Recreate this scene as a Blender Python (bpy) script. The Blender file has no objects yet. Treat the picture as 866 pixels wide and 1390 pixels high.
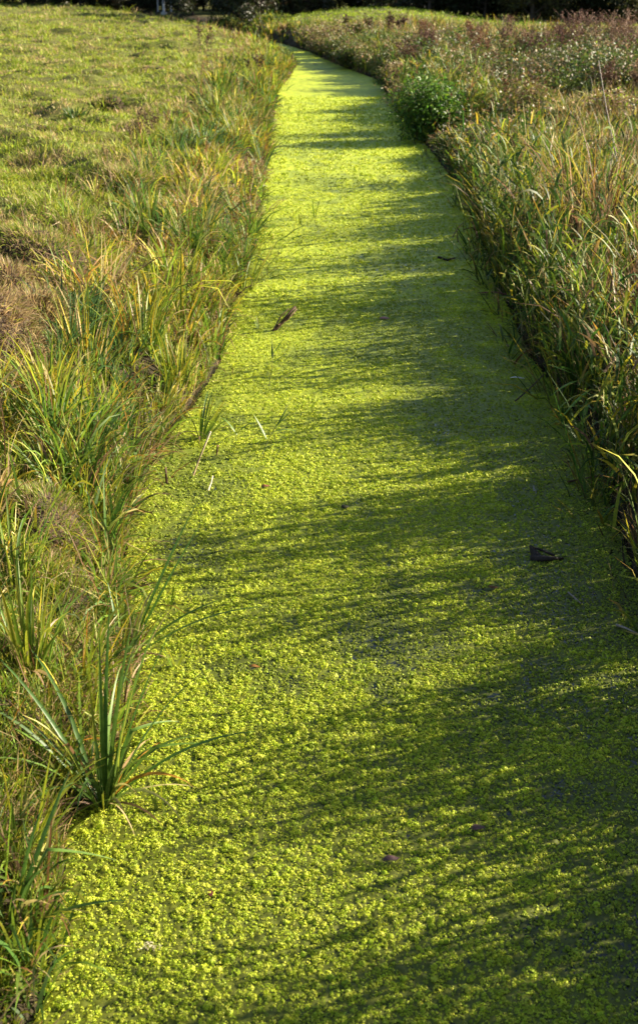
import bpy, math, random
import numpy as np
from mathutils import Vector

rng = np.random.default_rng(7)
random.seed(7)
C = bpy.context.scene.collection
SC = bpy.context.scene

# ------------------------------------------------------------------ camera model
F, CU, CV, H = 1806.0, 433.0, 650.0, 2.9
PITCH = math.atan((CV + 38) / F)
cp, sp = math.cos(PITCH), math.sin(PITCH)

def at3(u, v, d):
    """point seen at photo position (u, v) at depth d along the view axis"""
    a, b = (u - CU) / F * d, (v - CV) / F * d
    return np.array([a, d * cp - b * sp, H - d * sp - b * cp])

def onz(u, v, z=0.0):
    b = (v - CV) / F
    d = (H - z) / (sp + b * cp)
    return at3(u, v, d)

def depth(p):
    return p[1] * cp + (H - p[2]) * sp

# ------------------------------------------------------------------ noise
def _h(ix, iy, s):
    n = (ix.astype(np.int64) * 374761393 + iy.astype(np.int64) * 668265263 + s * 1274126177) & 0x7fffffff
    n = ((n ^ (n >> 13)) * 1274126177) & 0x7fffffff
    return ((n ^ (n >> 16)) & 0xffff) / 65535.0

def vnoise(x, y, s=0):
    x = np.asarray(x, float); y = np.asarray(y, float)
    ix, iy = np.floor(x), np.floor(y)
    fx, fy = x - ix, y - iy
    fx = fx * fx * (3 - 2 * fx); fy = fy * fy * (3 - 2 * fy)
    a, b = _h(ix, iy, s), _h(ix + 1, iy, s)
    c, d = _h(ix, iy + 1, s), _h(ix + 1, iy + 1, s)
    return (a + (b - a) * fx) * (1 - fy) + (c + (d - c) * fx) * fy

def fbm(x, y, s=0, o=4):
    t, a, n = 0, 1, 0
    for i in range(o):
        t = t + a * vnoise(np.asarray(x) * 2 ** i + 17.3 * i, np.asarray(y) * 2 ** i - 9.1 * i, s + i); n += a; a *= .5
    return t / n

def worley(x, y, s=0):
    ix, iy = np.floor(x), np.floor(y)
    best = np.full(np.shape(x), 9.0); idv = np.zeros(np.shape(x))
    for dx in (-1, 0, 1):
        for dy in (-1, 0, 1):
            px = ix + dx + _h(ix + dx, iy + dy, s); py = iy + dy + _h(ix + dx, iy + dy, s + 5)
            d = np.hypot(px - x, py - y); r = _h(ix + dx, iy + dy, s + 9)
            idv = np.where(d < best, r, idv); best = np.minimum(best, d)
    return best, idv

def clumps(x, y, cell, s=0):
    """nearest clump: distance (0..~1), outward direction, two random numbers of the clump"""
    X, Y = np.asarray(x) / cell, np.asarray(y) / cell
    ix, iy = np.floor(X), np.floor(Y)
    best = np.full(X.shape, 9.0); ox = np.zeros(X.shape); oy = ox.copy(); a = ox.copy(); b = ox.copy()
    for dx in (-1, 0, 1):
        for dy in (-1, 0, 1):
            px = ix + dx + _h(ix + dx, iy + dy, s); py = iy + dy + _h(ix + dx, iy + dy, s + 5)
            d = np.hypot(px - X, py - Y); k = d < best
            ox = np.where(k, X - px, ox); oy = np.where(k, Y - py, oy)
            a = np.where(k, _h(ix + dx, iy + dy, s + 9), a); b = np.where(k, _h(ix + dx, iy + dy, s + 13), b); best = np.minimum(best, d)
    return best, ox, oy, a, b

def sm(a, b, x):
    t = np.clip((np.asarray(x, float) - a) / (b - a), 0, 1)
    return t * t * (3 - 2 * t)

# ------------------------------------------------------------------ stream outline
LE = [(-1.05, -8), (-.95, 0)] + [tuple(onz(u, v)[:2]) for u, v in
      [(78, 1300), (92, 1120), (185, 980), (190, 900), (168, 780), (182, 690), (215, 612), (268, 545), (300, 490),
       (318, 410), (345, 340), (357, 265), (366, 200), (372, 150), (378, 122), (396, 99), (403, 86)]]
LE += [(-1.35, 50), (-2.7, 58), (-5, 67), (-9, 80), (-16, 100), (-40, 140)]
RE = [(1.75, -8), (1.72, 0), (1.70, 4)] + [tuple(onz(u, v)[:2]) for u, v in
      [(858, 775), (808, 610), (770, 548), (716, 480), (690, 420), (655, 345), (628, 262), (585, 205), (556, 170), (512, 108), (466, 91), (441, 80)]]
RE += [(-.35, 54), (-1.5, 60), (-3.6, 69), (-7.6, 82), (-14.5, 102), (-38.5, 142)]
LE, RE = np.array(LE), np.array(RE)

def _pd(px, py, E):
    best = np.full(px.shape, 1e9)
    for (x0, y0), (x1, y1) in zip(E[:-1], E[1:]):
        dx, dy = x1 - x0, y1 - y0
        t = np.clip(((px - x0) * dx + (py - y0) * dy) / (dx * dx + dy * dy), 0, 1)
        best = np.minimum(best, np.hypot(px - x0 - t * dx, py - y0 - t * dy))
    return best

POLY = np.vstack([LE, RE[::-1]])
def inside(px, py):
    r = np.zeros(px.shape, bool)
    for (x0, y0), (x1, y1) in zip(POLY, np.roll(POLY, -1, 0)):
        if y0 == y1: continue
        c = ((y0 > py) != (y1 > py)) & (px < (x1 - x0) * (py - y0) / (y1 - y0) + x0)
        r ^= c
    return r

def bank(x, y):
    """(distance from left water edge, from right water edge, inside?) with a wobbly edge"""
    x, y = np.asarray(x, float), np.asarray(y, float)
    w = (fbm(x * 2.4, y * 2.4, 50, 3) - .5) * .30
    dl, dr, ins = _pd(x, y, LE), _pd(x, y, RE), inside(x, y)
    dl = np.where(ins, -dl, dl) + w; dr = np.where(ins, -dr, dr) + w
    return dl, dr, ins

def gz(x, y):
    x, y = np.asarray(x, float), np.asarray(y, float)
    dl, dr, ins = bank(x, y)
    left = dl < dr
    d = np.where(left, dl, dr)
    near = np.maximum(dl, dr) if False else d
    n1 = fbm(x / 3.1, y / 3.1, 3, 3) - .5
    n2 = fbm(x / .42, y / .42, 7, 3) - .5
    hl = .34 * sm(-.05, .5, d) + .28 * sm(.3, 1.9, d) + .22 * n1 * sm(.8, 4, d) + .16 * n2 * sm(.1, .5, d) * (1 - .15 * sm(2, 6, d)) + .10 * sm(55, 95, y)
    hr = .28 * sm(-.05, .5, d) + .14 * sm(.4, 1.6, d) + .18 * n1 * sm(.8, 4, d) + .10 * n2 * sm(.1, .5, d)
    n3 = fbm(x / .9, y / .9, 9, 2) - .5
    hl = hl + .42 * n3 * sm(.9, 2.2, d)
    hr = hr + .12 * n3 * sm(.9, 2.2, d) + .8 * np.exp(-((x - 3) / 4.5) ** 2 - ((y - 71) / 9) ** 2)
    z = np.where(left, hl, hr)
    inside_d = np.where(ins, np.maximum(dl, dr), 1.0)
    z = np.where(d < 0, -.03 + np.maximum(d, -.5) * .6, np.minimum(z, -.03 + d * 2.5))
    return np.where(np.maximum(dl, dr) < 0, z, np.where(ins & (d < 0), z, z))

def gz1(x, y): return float(gz(np.array([x]), np.array([y]))[0])

def pick(u, v):
    z = .4
    for _ in range(14):
        p = onz(u, v, z); z = .5 * z + .5 * max(0, gz1(p[0], p[1]))
    p = onz(u, v, z); p[2] = z
    return p

# ------------------------------------------------------------------ materials
def mat(name): 
    m = bpy.data.materials.new(name); m.use_nodes = True; m.node_tree.nodes.clear(); return m, m.node_tree.nodes, m.node_tree.links

def blade_mat(name, transl=.4, rough=.45, spec=.35):
    m, N, L = mat(name)
    a = N.new('ShaderNodeAttribute'); a.attribute_name = 'tint'
    geo = N.new('ShaderNodeNewGeometry')
    nz = N.new('ShaderNodeTexNoise'); nz.inputs['Scale'].default_value = 55; nz.inputs['Detail'].default_value = 2
    L.new(geo.outputs['Position'], nz.inputs['Vector'])
    mr = N.new('ShaderNodeMapRange'); mr.inputs[1].default_value = .3; mr.inputs[2].default_value = .7; mr.inputs[3].default_value = .78; mr.inputs[4].default_value = 1.18
    L.new(nz.outputs['Fac'], mr.inputs[0])
    mul = N.new('ShaderNodeVectorMath'); mul.operation = 'SCALE'
    L.new(a.outputs['Color'], mul.inputs[0]); L.new(mr.outputs[0], mul.inputs['Scale'])
    p = N.new('ShaderNodeBsdfPrincipled'); p.inputs['Roughness'].default_value = rough; p.inputs['Specular IOR Level'].default_value = spec
    t = N.new('ShaderNodeBsdfTranslucent'); mx = N.new('ShaderNodeMixShader'); mx.inputs[0].default_value = transl
    o = N.new('ShaderNodeOutputMaterial')
    L.new(mul.outputs[0], p.inputs['Base Color']); L.new(mul.outputs[0], t.inputs['Color'])
    L.new(p.outputs[0], mx.inputs[1]); L.new(t.outputs[0], mx.inputs[2]); L.new(mx.outputs[0], o.inputs[0])
    return m

def solid_mat(name, c1, c2, scale=20, rough=.8, bump=.4, spec=.3):
    m, N, L = mat(name)
    tc = N.new('ShaderNodeTexCoord')
    nz = N.new('ShaderNodeTexNoise'); nz.inputs['Scale'].default_value = scale; nz.inputs['Detail'].default_value = 6; nz.inputs['Roughness'].default_value = .65
    L.new(tc.outputs['Object'], nz.inputs['Vector'])
    r = N.new('ShaderNodeValToRGB'); r.color_ramp.elements[0].color = (*c1, 1); r.color_ramp.elements[1].color = (*c2, 1)
    r.color_ramp.elements[0].position = .35; r.color_ramp.elements[1].position = .68
    L.new(nz.outputs['Fac'], r.inputs[0])
    p = N.new('ShaderNodeBsdfPrincipled'); p.inputs['Roughness'].default_value = rough; p.inputs['Specular IOR Level'].default_value = spec
    b = N.new('ShaderNodeBump'); b.inputs['Strength'].default_value = bump; b.inputs['Distance'].default_value = .02
    L.new(nz.outputs['Fac'], b.inputs['Height']); L.new(b.outputs[0], p.inputs['Normal'])
    L.new(r.outputs[0], p.inputs['Base Color'])
    o = N.new('ShaderNodeOutputMaterial'); L.new(p.outputs[0], o.inputs[0])
    return m

M_BLADE = blade_mat('grass_blade', .40, .55, .22)
M_LEAF = blade_mat('leaf', .35, .5)
M_SEDGE = blade_mat('sedge_blade', .30, .45, .3)
M_WEED = blade_mat('duckweed', .25, .6, .35)
M_DRY = blade_mat('dry_stalk', .1, .7, .2)
M_BARK = solid_mat('bark', (.03, .022, .016), (.085, .066, .05), 14)
M_WOOD = solid_mat('wet_wood', (.010, .008, .007), (.05, .035, .026), 30, .7)
M_SOIL_SHADE = solid_mat('soil_and_shade', (.028, .018, .011), (.085, .055, .034), 40, .95, .8)  # soil under the hummocks; on the pasture tussocks its dark colour stands for shade
M_METAL = solid_mat('galvanised', (.25, .26, .27), (.42, .42, .41), 8, .5, .1)

def ground_material():
    m, N, L = mat('ground')
    geo = N.new('ShaderNodeNewGeometry')
    def noise(s, d=6):
        n = N.new('ShaderNodeTexNoise'); n.inputs['Scale'].default_value = s; n.inputs['Detail'].default_value = d
        L.new(geo.outputs['Position'], n.inputs['Vector']); return n
    n1, n2, n3 = noise(.55), noise(4), noise(60, 3)
    r = N.new('ShaderNodeValToRGB')
    r.color_ramp.elements[0].position = .3; r.color_ramp.elements[0].color = (.050, .036, .018, 1)
    r.color_ramp.elements[1].position = .7; r.color_ramp.elements[1].color = (.125, .155, .020, 1)
    e = r.color_ramp.elements.new(.5); e.color = (.11, .115, .024, 1)
    mx = N.new('ShaderNodeMath'); mx.operation = 'MULTIPLY_ADD'; mx.inputs[1].default_value = .5
    a2 = N.new('ShaderNodeMath'); a2.operation = 'MULTIPLY'; a2.inputs[1].default_value = .5
    L.new(n2.outputs['Fac'], a2.inputs[0]); L.new(n1.outputs['Fac'], mx.inputs[0]); L.new(a2.outputs[0], mx.inputs[2])
    L.new(mx.outputs[0], r.inputs[0])
    p = N.new('ShaderNodeBsdfPrincipled'); p.inputs['Roughness'].default_value = .95; p.inputs['Specular IOR Level'].default_value = .15
    b = N.new('ShaderNodeBump'); b.inputs['Strength'].default_value = .8; b.inputs['Distance'].default_value = .03
    at = N.new('ShaderNodeAttribute'); at.attribute_name = 'tint'
    mud = N.new('ShaderNodeMixRGB'); mud.inputs[2].default_value = (.034, .026, .014, 1)
    L.new(at.outputs['Fac'], mud.inputs[0]); L.new(r.outputs[0], mud.inputs[1])
    L.new(n3.outputs['Fac'], b.inputs['Height']); L.new(b.outputs[0], p.inputs['Normal']); L.new(mud.outputs[0], p.inputs['Base Color'])
    o = N.new('ShaderNodeOutputMaterial'); L.new(p.outputs[0], o.inputs[0])
    return m

def water_material():
    m, N, L = mat('ditch_water')
    p = N.new('ShaderNodeBsdfPrincipled'); p.inputs['Base Color'].default_value = (.012, .014, .008, 1)
    p.inputs['Roughness'].default_value = .08; p.inputs['IOR'].default_value = 1.33
    geo = N.new('ShaderNodeNewGeometry')
    n = N.new('ShaderNodeTexNoise'); n.inputs['Scale'].default_value = 35; n.inputs['Detail'].default_value = 3
    L.new(geo.outputs['Position'], n.inputs['Vector'])
    b = N.new('ShaderNodeBump'); b.inputs['Strength'].default_value = .25; b.inputs['Distance'].default_value = .01
    L.new(n.outputs['Fac'], b.inputs['Height']); L.new(b.outputs[0], p.inputs['Normal'])
    o = N.new('ShaderNodeOutputMaterial'); L.new(p.outputs[0], o.inputs[0])
    return m

# ------------------------------------------------------------------ mesh assembly
class MB:
    """collects polygons with a per-vertex colour and links them as ONE object"""
    def __init__(s): s.V, s.T, s.Fq, s.Ft, s.n = [], [], [], [], 0
    def add(s, V, col, quads=None, tris=None):
        V = np.asarray(V, float).reshape(-1, 3); col = np.asarray(col, float)
        if col.ndim == 1: col = np.tile(col, (len(V), 1))
        s.V.append(V); s.T.append(col[:, :3])
        if quads is not None and len(quads): s.Fq.append(np.asarray(quads, np.int64) + s.n)
        if tris is not None and len(tris): s.Ft.append(np.asarray(tris, np.int64) + s.n)
        s.n += len(V)
    def mesh(s, name, m, smooth=True, origin=None):
        V = np.vstack(s.V); T = np.vstack(s.T)
        if origin is not None: V = V - np.asarray(origin)
        q = np.vstack(s.Fq) if s.Fq else np.zeros((0, 4), np.int64)
        t = np.vstack(s.Ft) if s.Ft else np.zeros((0, 3), np.int64)
        me = bpy.data.meshes.new(name)
        me.vertices.add(len(V)); me.vertices.foreach_set('co', V.astype(np.float32).ravel())
        nl = q.size + t.size
        me.loops.add(nl); me.loops.foreach_set('vertex_index', np.concatenate([q.ravel(), t.ravel()]).astype(np.int32))
        me.polygons.add(len(q) + len(t))
        tot = np.concatenate([np.full(len(q), 4), np.full(len(t), 3)]).astype(np.int32)
        st = np.concatenate([[0], np.cumsum(tot)[:-1]]).astype(np.int32) if len(tot) else tot
        me.polygons.foreach_set('loop_start', st)
        me.polygons.foreach_set('use_smooth', np.full(len(tot), smooth))
        at = me.attributes.new('tint', 'FLOAT_COLOR', 'POINT')
        at.data.foreach_set('color', np.hstack([T, np.ones((len(T), 1))]).astype(np.float32).ravel())
        me.materials.append(m); me.update(calc_edges=True)
        return me
    def build(s, name, m, parent=None, smooth=True, origin=None):
        o = bpy.data.objects.new(name, s.mesh(name, m, smooth, origin)); C.objects.link(o)
        if parent is not None: o.parent = parent
        elif origin is not None: o.location = tuple(origin)
        return o

def nrm(a): return a / np.maximum(np.linalg.norm(a, axis=-1, keepdims=True), 1e-9)

def blades(mb, P, az, lean, L, W, curl, col, tip=None, segs=4, twist=None, fold=0.0, kink=None):
    """grass blades: P base points (N,3); curve over by `curl` radians towards azimuth az"""
    P = np.asarray(P, float); N = len(P)
    if N == 0: return
    A = lambda a: np.broadcast_to(np.asarray(a, float), (N,))
    az, lean, L, W, curl = A(az), A(lean), A(L), A(W), A(curl)
    tw = rng.normal(0, .6, N) if twist is None else A(twist)
    col = np.broadcast_to(np.asarray(col, float), (N, 3))
    tip = col if tip is None else np.broadcast_to(np.asarray(tip, float), (N, 3))
    hx = np.stack([np.cos(az), np.sin(az), np.zeros(N)], 1)
    hs = np.stack([-np.sin(az), np.cos(az), np.zeros(N)], 1)
    p = P.copy(); rings, cols = [], []
    for i in range(segs + 1):
        t = i / segs
        a = lean + curl * t ** 1.6
        if kink is not None: a = a + np.where(t > .55, A(kink), 0)
        d = np.sin(a)[:, None] * hx + np.cos(a)[:, None] * np.array([0, 0, 1.0])
        n = np.cross(d, hs)
        side = np.cos(tw)[:, None] * hs + np.sin(tw)[:, None] * n
        w = W * (0.75 + .25 * min(1, t * 4)) * (1 - max(0, (t - .35) / .65) ** 1.7 * .96) * .5
        nn = np.cross(side, d)
        if fold:
            rings += [p - side * w[:, None], p + nn * (w * fold)[:, None], p + side * w[:, None]]
            cols += [col + (tip - col) * t ** 2 ] * 3
        else:
            rings += [p - side * w[:, None], p + side * w[:, None]]
            cols += [col + (tip - col) * t ** 2] * 2
        if i < segs: 
            a2 = lean + curl * ((i + .5) / segs) ** 1.6
            if kink is not None: a2 = a2 + np.where((i + .5) / segs > .55, A(kink), 0)
            d2 = np.sin(a2)[:, None] * hx + np.cos(a2)[:, None] * np.array([0, 0, 1.0])
            p = p + d2 * (L / segs)[:, None]
    k = 3 if fold else 2
    R = (segs + 1) * k
    V = np.stack(rings, 1).reshape(-1, 3); T = np.stack(cols, 1).reshape(-1, 3)
    q = []
    for i in range(segs):
        for j in range(k - 1):
            q.append([i * k + j, i * k + j + 1, (i + 1) * k + j + 1, (i + 1) * k + j])
    q = np.array(q)[None] + (np.arange(N) * R)[:, None, None]
    mb.add(V, T, quads=q.reshape(-1, 4))

def tube(mb, pts, r0, r1, col, sides=6, cap=True, rad=None, col2=None):
    pts = np.asarray(pts, float); n = len(pts); rings = []
    for i, p in enumerate(pts):
        d = pts[min(i + 1, n - 1)] - pts[max(i - 1, 0)]; d = d / max(np.linalg.norm(d), 1e-9)
        a = np.cross(d, [0, 0, 1.0]) if abs(d[2]) < .95 else np.cross(d, [1.0, 0, 0])
        a /= np.linalg.norm(a); b = np.cross(d, a)
        r = rad[i] if rad is not None else r0 + (r1 - r0) * i / (n - 1)
        for k in range(sides):
            th = 2 * math.pi * k / sides
            rings.append(p + r * (math.cos(th) * a + math.sin(th) * b))
    q = [[i * sides + k, i * sides + (k + 1) % sides, (i + 1) * sides + (k + 1) % sides, (i + 1) * sides + k] for i in range(n - 1) for k in range(sides)]
    t = []
    if cap:
        for base, p in ((0, pts[0]), ((n - 1) * sides, pts[-1])):
            rings.append(p); c = len(rings) - 1
            t += [[base + k, base + (k + 1) % sides, c] for k in range(sides)]
    cc = np.tile(np.asarray(col, float), (len(rings), 1))
    if col2 is not None:
        for i in range(n):
            cc[i * sides:(i + 1) * sides] = np.asarray(col) + (np.asarray(col2) - np.asarray(col)) * i / (n - 1)
    mb.add(rings, cc, quads=q, tris=t)

def ribbon(mb, pts, w, col, side=None, wide=None, tip=None, fold=.25):
    """a leaf laid along points, keeled"""
    pts = np.asarray(pts, float); n = len(pts); V = []; cc = []
    for i, p in enumerate(pts):
        d = pts[min(i + 1, n - 1)] - pts[max(i - 1, 0)]; d /= max(np.linalg.norm(d), 1e-9)
        s = np.array(side if side is not None else np.cross(d, [0, 0, 1.0]), float); s -= d * s.dot(d)
        s /= max(np.linalg.norm(s), 1e-9); nn = np.cross(s, d)
        t = i / (n - 1)
        ww = w * .5 * (math.sin(math.pi * min(.97, .12 + t * .88)) ** .8 if wide is None else wide(t))
        V += [p - s * ww, p + nn * ww * fold, p + s * ww]
        c = np.asarray(col, float) if tip is None else np.asarray(col) + (np.asarray(tip) - np.asarray(col)) * t
        cc += [c] * 3
    q = [[i * 3 + j, i * 3 + j + 1, i * 3 + 4 + j, i * 3 + 3 + j] for i in range(n - 1) for j in (0, 1)]
    mb.add(V, np.array(cc), quads=q)

def leafs(mb, P, nrmv, L, W, col, up=None):
    """single small leaves: kite quads at P lying across normal nrmv"""
    P = np.asarray(P, float); N = len(P)
    if N == 0: return
    L = np.broadcast_to(np.asarray(L, float), (N,))[:, None]; W = np.broadcast_to(np.asarray(W, float), (N,))[:, None]
    n = nrm(np.asarray(nrmv, float)); r = rng.normal(size=(N, 3)) if up is None else np.broadcast_to(up, (N, 3))
    d = nrm(r - n * (r * n).sum(1, keepdims=True)); s = np.cross(n, d)
    V = np.stack([P - d * L * .5, P + s * W * .5 - d * L * .08, P + d * L * .5 - n * L * .12, P - s * W * .5 - d * L * .08], 1).reshape(-1, 3)
    T = np.repeat(np.broadcast_to(np.asarray(col, float), (N, 3)), 4, 0)
    mb.add(V, T, quads=np.arange(4 * N).reshape(N, 4))

def pal(n, P, jit=.16):
    w = np.array([p[1] for p in P]); w = w / w.sum()
    c = np.array([p[0] for p in P])[rng.choice(len(P), n, p=w)]
    return np.clip(c * (1 + rng.normal(0, jit, (n, 1))) * (1 + rng.normal(0, jit * .35, (n, 3))), .004, .8)

G_DEEP, G_MID, G_YEL = (.045, .090, .014), (.120, .185, .018), (.225, .255, .020)
YELLOW, ORANGE, STRAW, BEIGE, BROWN, DARK = (.42, .34, .025), (.38, .19, .025), (.42, .32, .14), (.32, .23, .12), (.14, .085, .04), (.05, .032, .018)
PAL_SEDGE = [(G_DEEP, .18), (G_MID, .34), (G_YEL, .24), (YELLOW, .10), (ORANGE, .05), (STRAW, .06), (BROWN, .03)]
PAL_DRY = [(STRAW, .3), (BEIGE, .38), (BROWN, .24), (ORANGE, .08)]
PAL_FIELD = [((.19, .25, .020), .4), ((.26, .30, .028), .38), (STRAW, .08), (BEIGE, .03), (G_MID, .11)]
PAL_REED = [((.035, .075, .012), .55), ((.075, .125, .014), .30), (G_YEL, .07), (YELLOW, .03), (BROWN, .05)]
PAL_ROUGH = [(G_MID, .24), (G_DEEP, .36), (G_YEL, .06), (STRAW, .04), (BEIGE, .10), (BROWN, .20)]

# ------------------------------------------------------------------ object bookkeeping
def tag(o, label=None, cat=None, group=None, kind=None):
    if label: o['label'] = label
    if cat: o['category'] = cat
    if group: o['group'] = group
    if kind: o['kind'] = kind
    return o

def thing(name, label, cat, loc, group=None):
    o = bpy.data.objects.new(name, None); C.objects.link(o); o.location = tuple(loc); o.empty_display_size = .1
    return tag(o, label, cat, group)

def child(mb, name, m, par, smooth=True):
    return mb.build(name, m, par, smooth, origin=tuple(par.location))
#==SETTING==
SUN_AZ, SUN_EL = math.radians(70), math.radians(23)

# ---- ground
def axis(parts):
    a = []
    for s, e, d in parts: a += list(np.arange(s, e - 1e-6, d))
    return np.array(a + [parts[-1][1]])
gx = axis([(-900, -200, 100), (-200, -60, 20), (-60, -20, 2), (-20, -12, .4), (-12, -6, .2), (-6, -3, .12), (-3, 3.2, .045), (3.2, 6, .12), (6, 20, .5), (20, 60, 2), (60, 200, 20), (200, 900, 100)])
gy = axis([(-300, -20, 40), (-20, 0, 1), (0, 14, .06), (14, 30, .12), (30, 62, .25), (62, 140, 1), (140, 300, 10), (300, 1500, 120)])
X, Y = np.meshgrid(gx, gy); Z = gz(X.ravel(), Y.ravel())
nx, ny = len(gx), len(gy)
gdl, gdr, _ = bank(X.ravel(), Y.ravel()); gd = np.where(gdl < gdr, gdl, gdr)
gtint = np.stack([sm(2.6, 1.0, gd)] * 3, 1)
g = MB(); idx = np.arange(nx * ny).reshape(ny, nx)
g.add(np.stack([X.ravel(), Y.ravel(), Z], 1), gtint, quads=np.stack([idx[:-1, :-1], idx[:-1, 1:], idx[1:, 1:], idx[1:, :-1]], -1).reshape(-1, 4))
tag(g.build('ground', ground_material()), 'rough grassy ground on both sides of the water', 'ground', kind='structure')

w = MB(); w.add([(-40, -8, 0), (6, -8, 0), (6, 62, 0), (-40, 62, 0)], (0, 0, 0), quads=[[0, 1, 2, 3]])
tag(w.build('water', water_material()), 'dark still ditch water showing between the duckweed', 'water', kind='structure')

# ---- duckweed: a floating mat with little domes of fronds on it
def cover(x, y):
    """0..1 how thick the weed lies: thinner streaks along the ditch and near the right bank"""
    dl, dr, _ = bank(x, y)
    n = fbm(x * 1.1, y * .55, 21, 4) * .6 + fbm(x * 5, y * 4, 31, 3) * .4
    thin = .10 * sm(1.1, .1, -dr) * sm(16, 8, y)
    chan = .10 * np.exp(-((x - (.05 + .25 * np.sin(y * .35))) / .10) ** 2) * fbm(x * 2, y * .8, 77, 2)
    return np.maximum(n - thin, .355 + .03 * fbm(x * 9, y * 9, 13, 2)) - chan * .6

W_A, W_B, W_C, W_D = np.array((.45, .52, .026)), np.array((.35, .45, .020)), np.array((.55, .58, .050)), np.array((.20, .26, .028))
def weed_col(n, c):
    r = rng.random((n, 1)); base = np.where(r < .45, W_A, np.where(r < .78, W_B, W_C))
    base = base + (W_D - base) * np.clip((.46 - c) / .16, 0, .8)[:, None]
    return np.clip(base * (1 + rng.normal(0, .13, (n, 1))), .005, .7)

wd = MB()
def mat_block(y0, y1, dx, dyf, cell, amp, under=1.0):
    xs = np.arange(-1.7, 2.6, dx); ys = np.linspace(y0, y1, int((y1 - y0) / (dx * dyf)) + 1)
    if y1 > 44: xs = np.arange(-7, 2.6, dx)
    X, Y = np.meshgrid(xs, ys); x, y = X.ravel(), Y.ravel()
    dl, dr, ins = bank(x, y); ok = np.maximum(dl, dr) < .22
    c = cover(x, y)
    f, r = worley(x / cell, y / cell, 3)
    dome = np.clip(1 - (f / (.45 + .35 * r)) ** 2, 0, 1) * (.4 + .6 * r)
    fine = fbm(x / (cell * .3), y / (cell * .3), 60, 2)
    yw = y + .9 * (fbm(x * 1.5, y * 1.5, 141, 2) - .5)
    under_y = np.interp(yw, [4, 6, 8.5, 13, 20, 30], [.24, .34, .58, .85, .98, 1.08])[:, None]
    thr = np.interp(yw, [4.5, 9.5], [.43, .25]) + .15 * sm(.47, .32, c)
    z = amp * (.9 * dome * sm(.3, .5, c) + 2.6 * (fine - thr))
    z = np.clip(z, -.006, amp * 1.7) + .001
    r2 = _h(np.floor(x / cell * 1.0), np.floor(y / cell), 41)
    col = W_B + (W_A - W_B) * r[:, None] + (W_C - W_A) * (np.clip(r2 - .6, 0, 1) * 1.2)[:, None]
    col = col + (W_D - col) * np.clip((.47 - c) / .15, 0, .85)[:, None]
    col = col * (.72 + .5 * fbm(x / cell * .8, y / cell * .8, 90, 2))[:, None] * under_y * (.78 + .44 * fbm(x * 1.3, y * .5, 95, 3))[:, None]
    nx, ny = len(xs), len(ys); idx = np.arange(nx * ny).reshape(ny, nx); okg = ok.reshape(ny, nx)
    fm = okg[:-1, :-1] & okg[:-1, 1:] & okg[1:, 1:] & okg[1:, :-1]
    q = np.stack([idx[:-1, :-1], idx[:-1, 1:], idx[1:, 1:], idx[1:, :-1]], -1)[fm]
    used = np.unique(q); re = np.full(nx * ny, -1); re[used] = np.arange(len(used))
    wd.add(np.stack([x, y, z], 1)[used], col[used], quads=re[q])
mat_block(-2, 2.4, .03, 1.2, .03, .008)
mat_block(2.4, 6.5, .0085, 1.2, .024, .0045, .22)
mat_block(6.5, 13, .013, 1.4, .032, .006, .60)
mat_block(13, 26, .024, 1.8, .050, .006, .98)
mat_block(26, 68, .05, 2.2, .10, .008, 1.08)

def domes(y0, y1, per_m2, r_lo, r_hi, k, size, dens_pow=1.0, x0=-1.7, x1=2.6):
    n = int((x1 - x0) * (y1 - y0) * per_m2)
    y0e, y1e = (y0 - .7 if y0 > 3 else y0), y1 + .7
    n = int((x1 - x0) * (y1e - y0e) * per_m2)
    x, y = rng.uniform(x0, x1, n), rng.uniform(y0e, y1e, n)
    dl, dr, ins = bank(x, y); c = cover(x, y)
    cl_ = sm(.30, .60, fbm(x / (r_hi * 4.5), y / (r_hi * 4.5), 101, 2))
    soft = sm(y0 - .7, y0 + .3, y) * (1 - sm(y1 - .3, y1 + .7, y)) if y0 > 3 else 1 - sm(y1 - .3, y1 + .7, y)
    keep = (rng.random(n) < soft) & (np.maximum(dl, dr) < .05) & (rng.random(n) < (.55 + .45 * sm(.34, .50, c)) * (.22 + .78 * cl_))
    x, y, c = x[keep], y[keep], c[keep]; n = len(x)
    r = rng.uniform(r_lo, r_hi, n) * (.65 + 1.2 * rng.random(n) ** 4) * (.62 + .38 * sm(.34, .5, c))
    col = weed_col(n, c)
    X, Y, R = np.repeat(x, k), np.repeat(y, k), np.repeat(r, k)
    th = rng.uniform(0, 2 * math.pi, n * k); ph = np.arccos(rng.uniform(.15, 1, n * k))
    nv = np.stack([np.sin(ph) * np.cos(th), np.sin(ph) * np.sin(th), np.cos(ph)], 1)
    P = np.stack([X, Y, np.zeros(n * k)], 1) + nv * R[:, None] * np.array([1, 1, 1.15]) + np.array([0, 0, .002])
    cc = np.repeat(col, k, 0) * (1 + rng.normal(0, .10, (n * k, 1)))
    leafs(wd, P, nv + rng.normal(0, .36, (n * k, 3)), size * rng.uniform(.7, 1.35, n * k), size * .85, np.clip(cc, .005, .7))
domes(2.5, 4.8, 7600, .004, .0098, 19, .0047)
domes(2.5, 4.8, 6000, .003, .006, 5, .0052)
domes(2.5, 4.8, 230, .012, .020, 60, .0066)
domes(4.8, 7.4, 7000, .005, .0105, 14, .0062)
domes(4.8, 7.4, 4500, .003, .006, 4, .0066)
domes(4.8, 7.4, 180, .014, .021, 36, .0084)
domes(7.4, 12, 4400, .007, .0125, 9, .0096)
domes(12, 20, 900, .009, .017, 7, .015)
domes(20, 34, 260, .012, .024, 6, .026)
tag(wd.build('duckweed', M_WEED, smooth=True), 'bright yellow green carpet of duckweed floating on the ditch', 'duckweed', kind='stuff')

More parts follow.
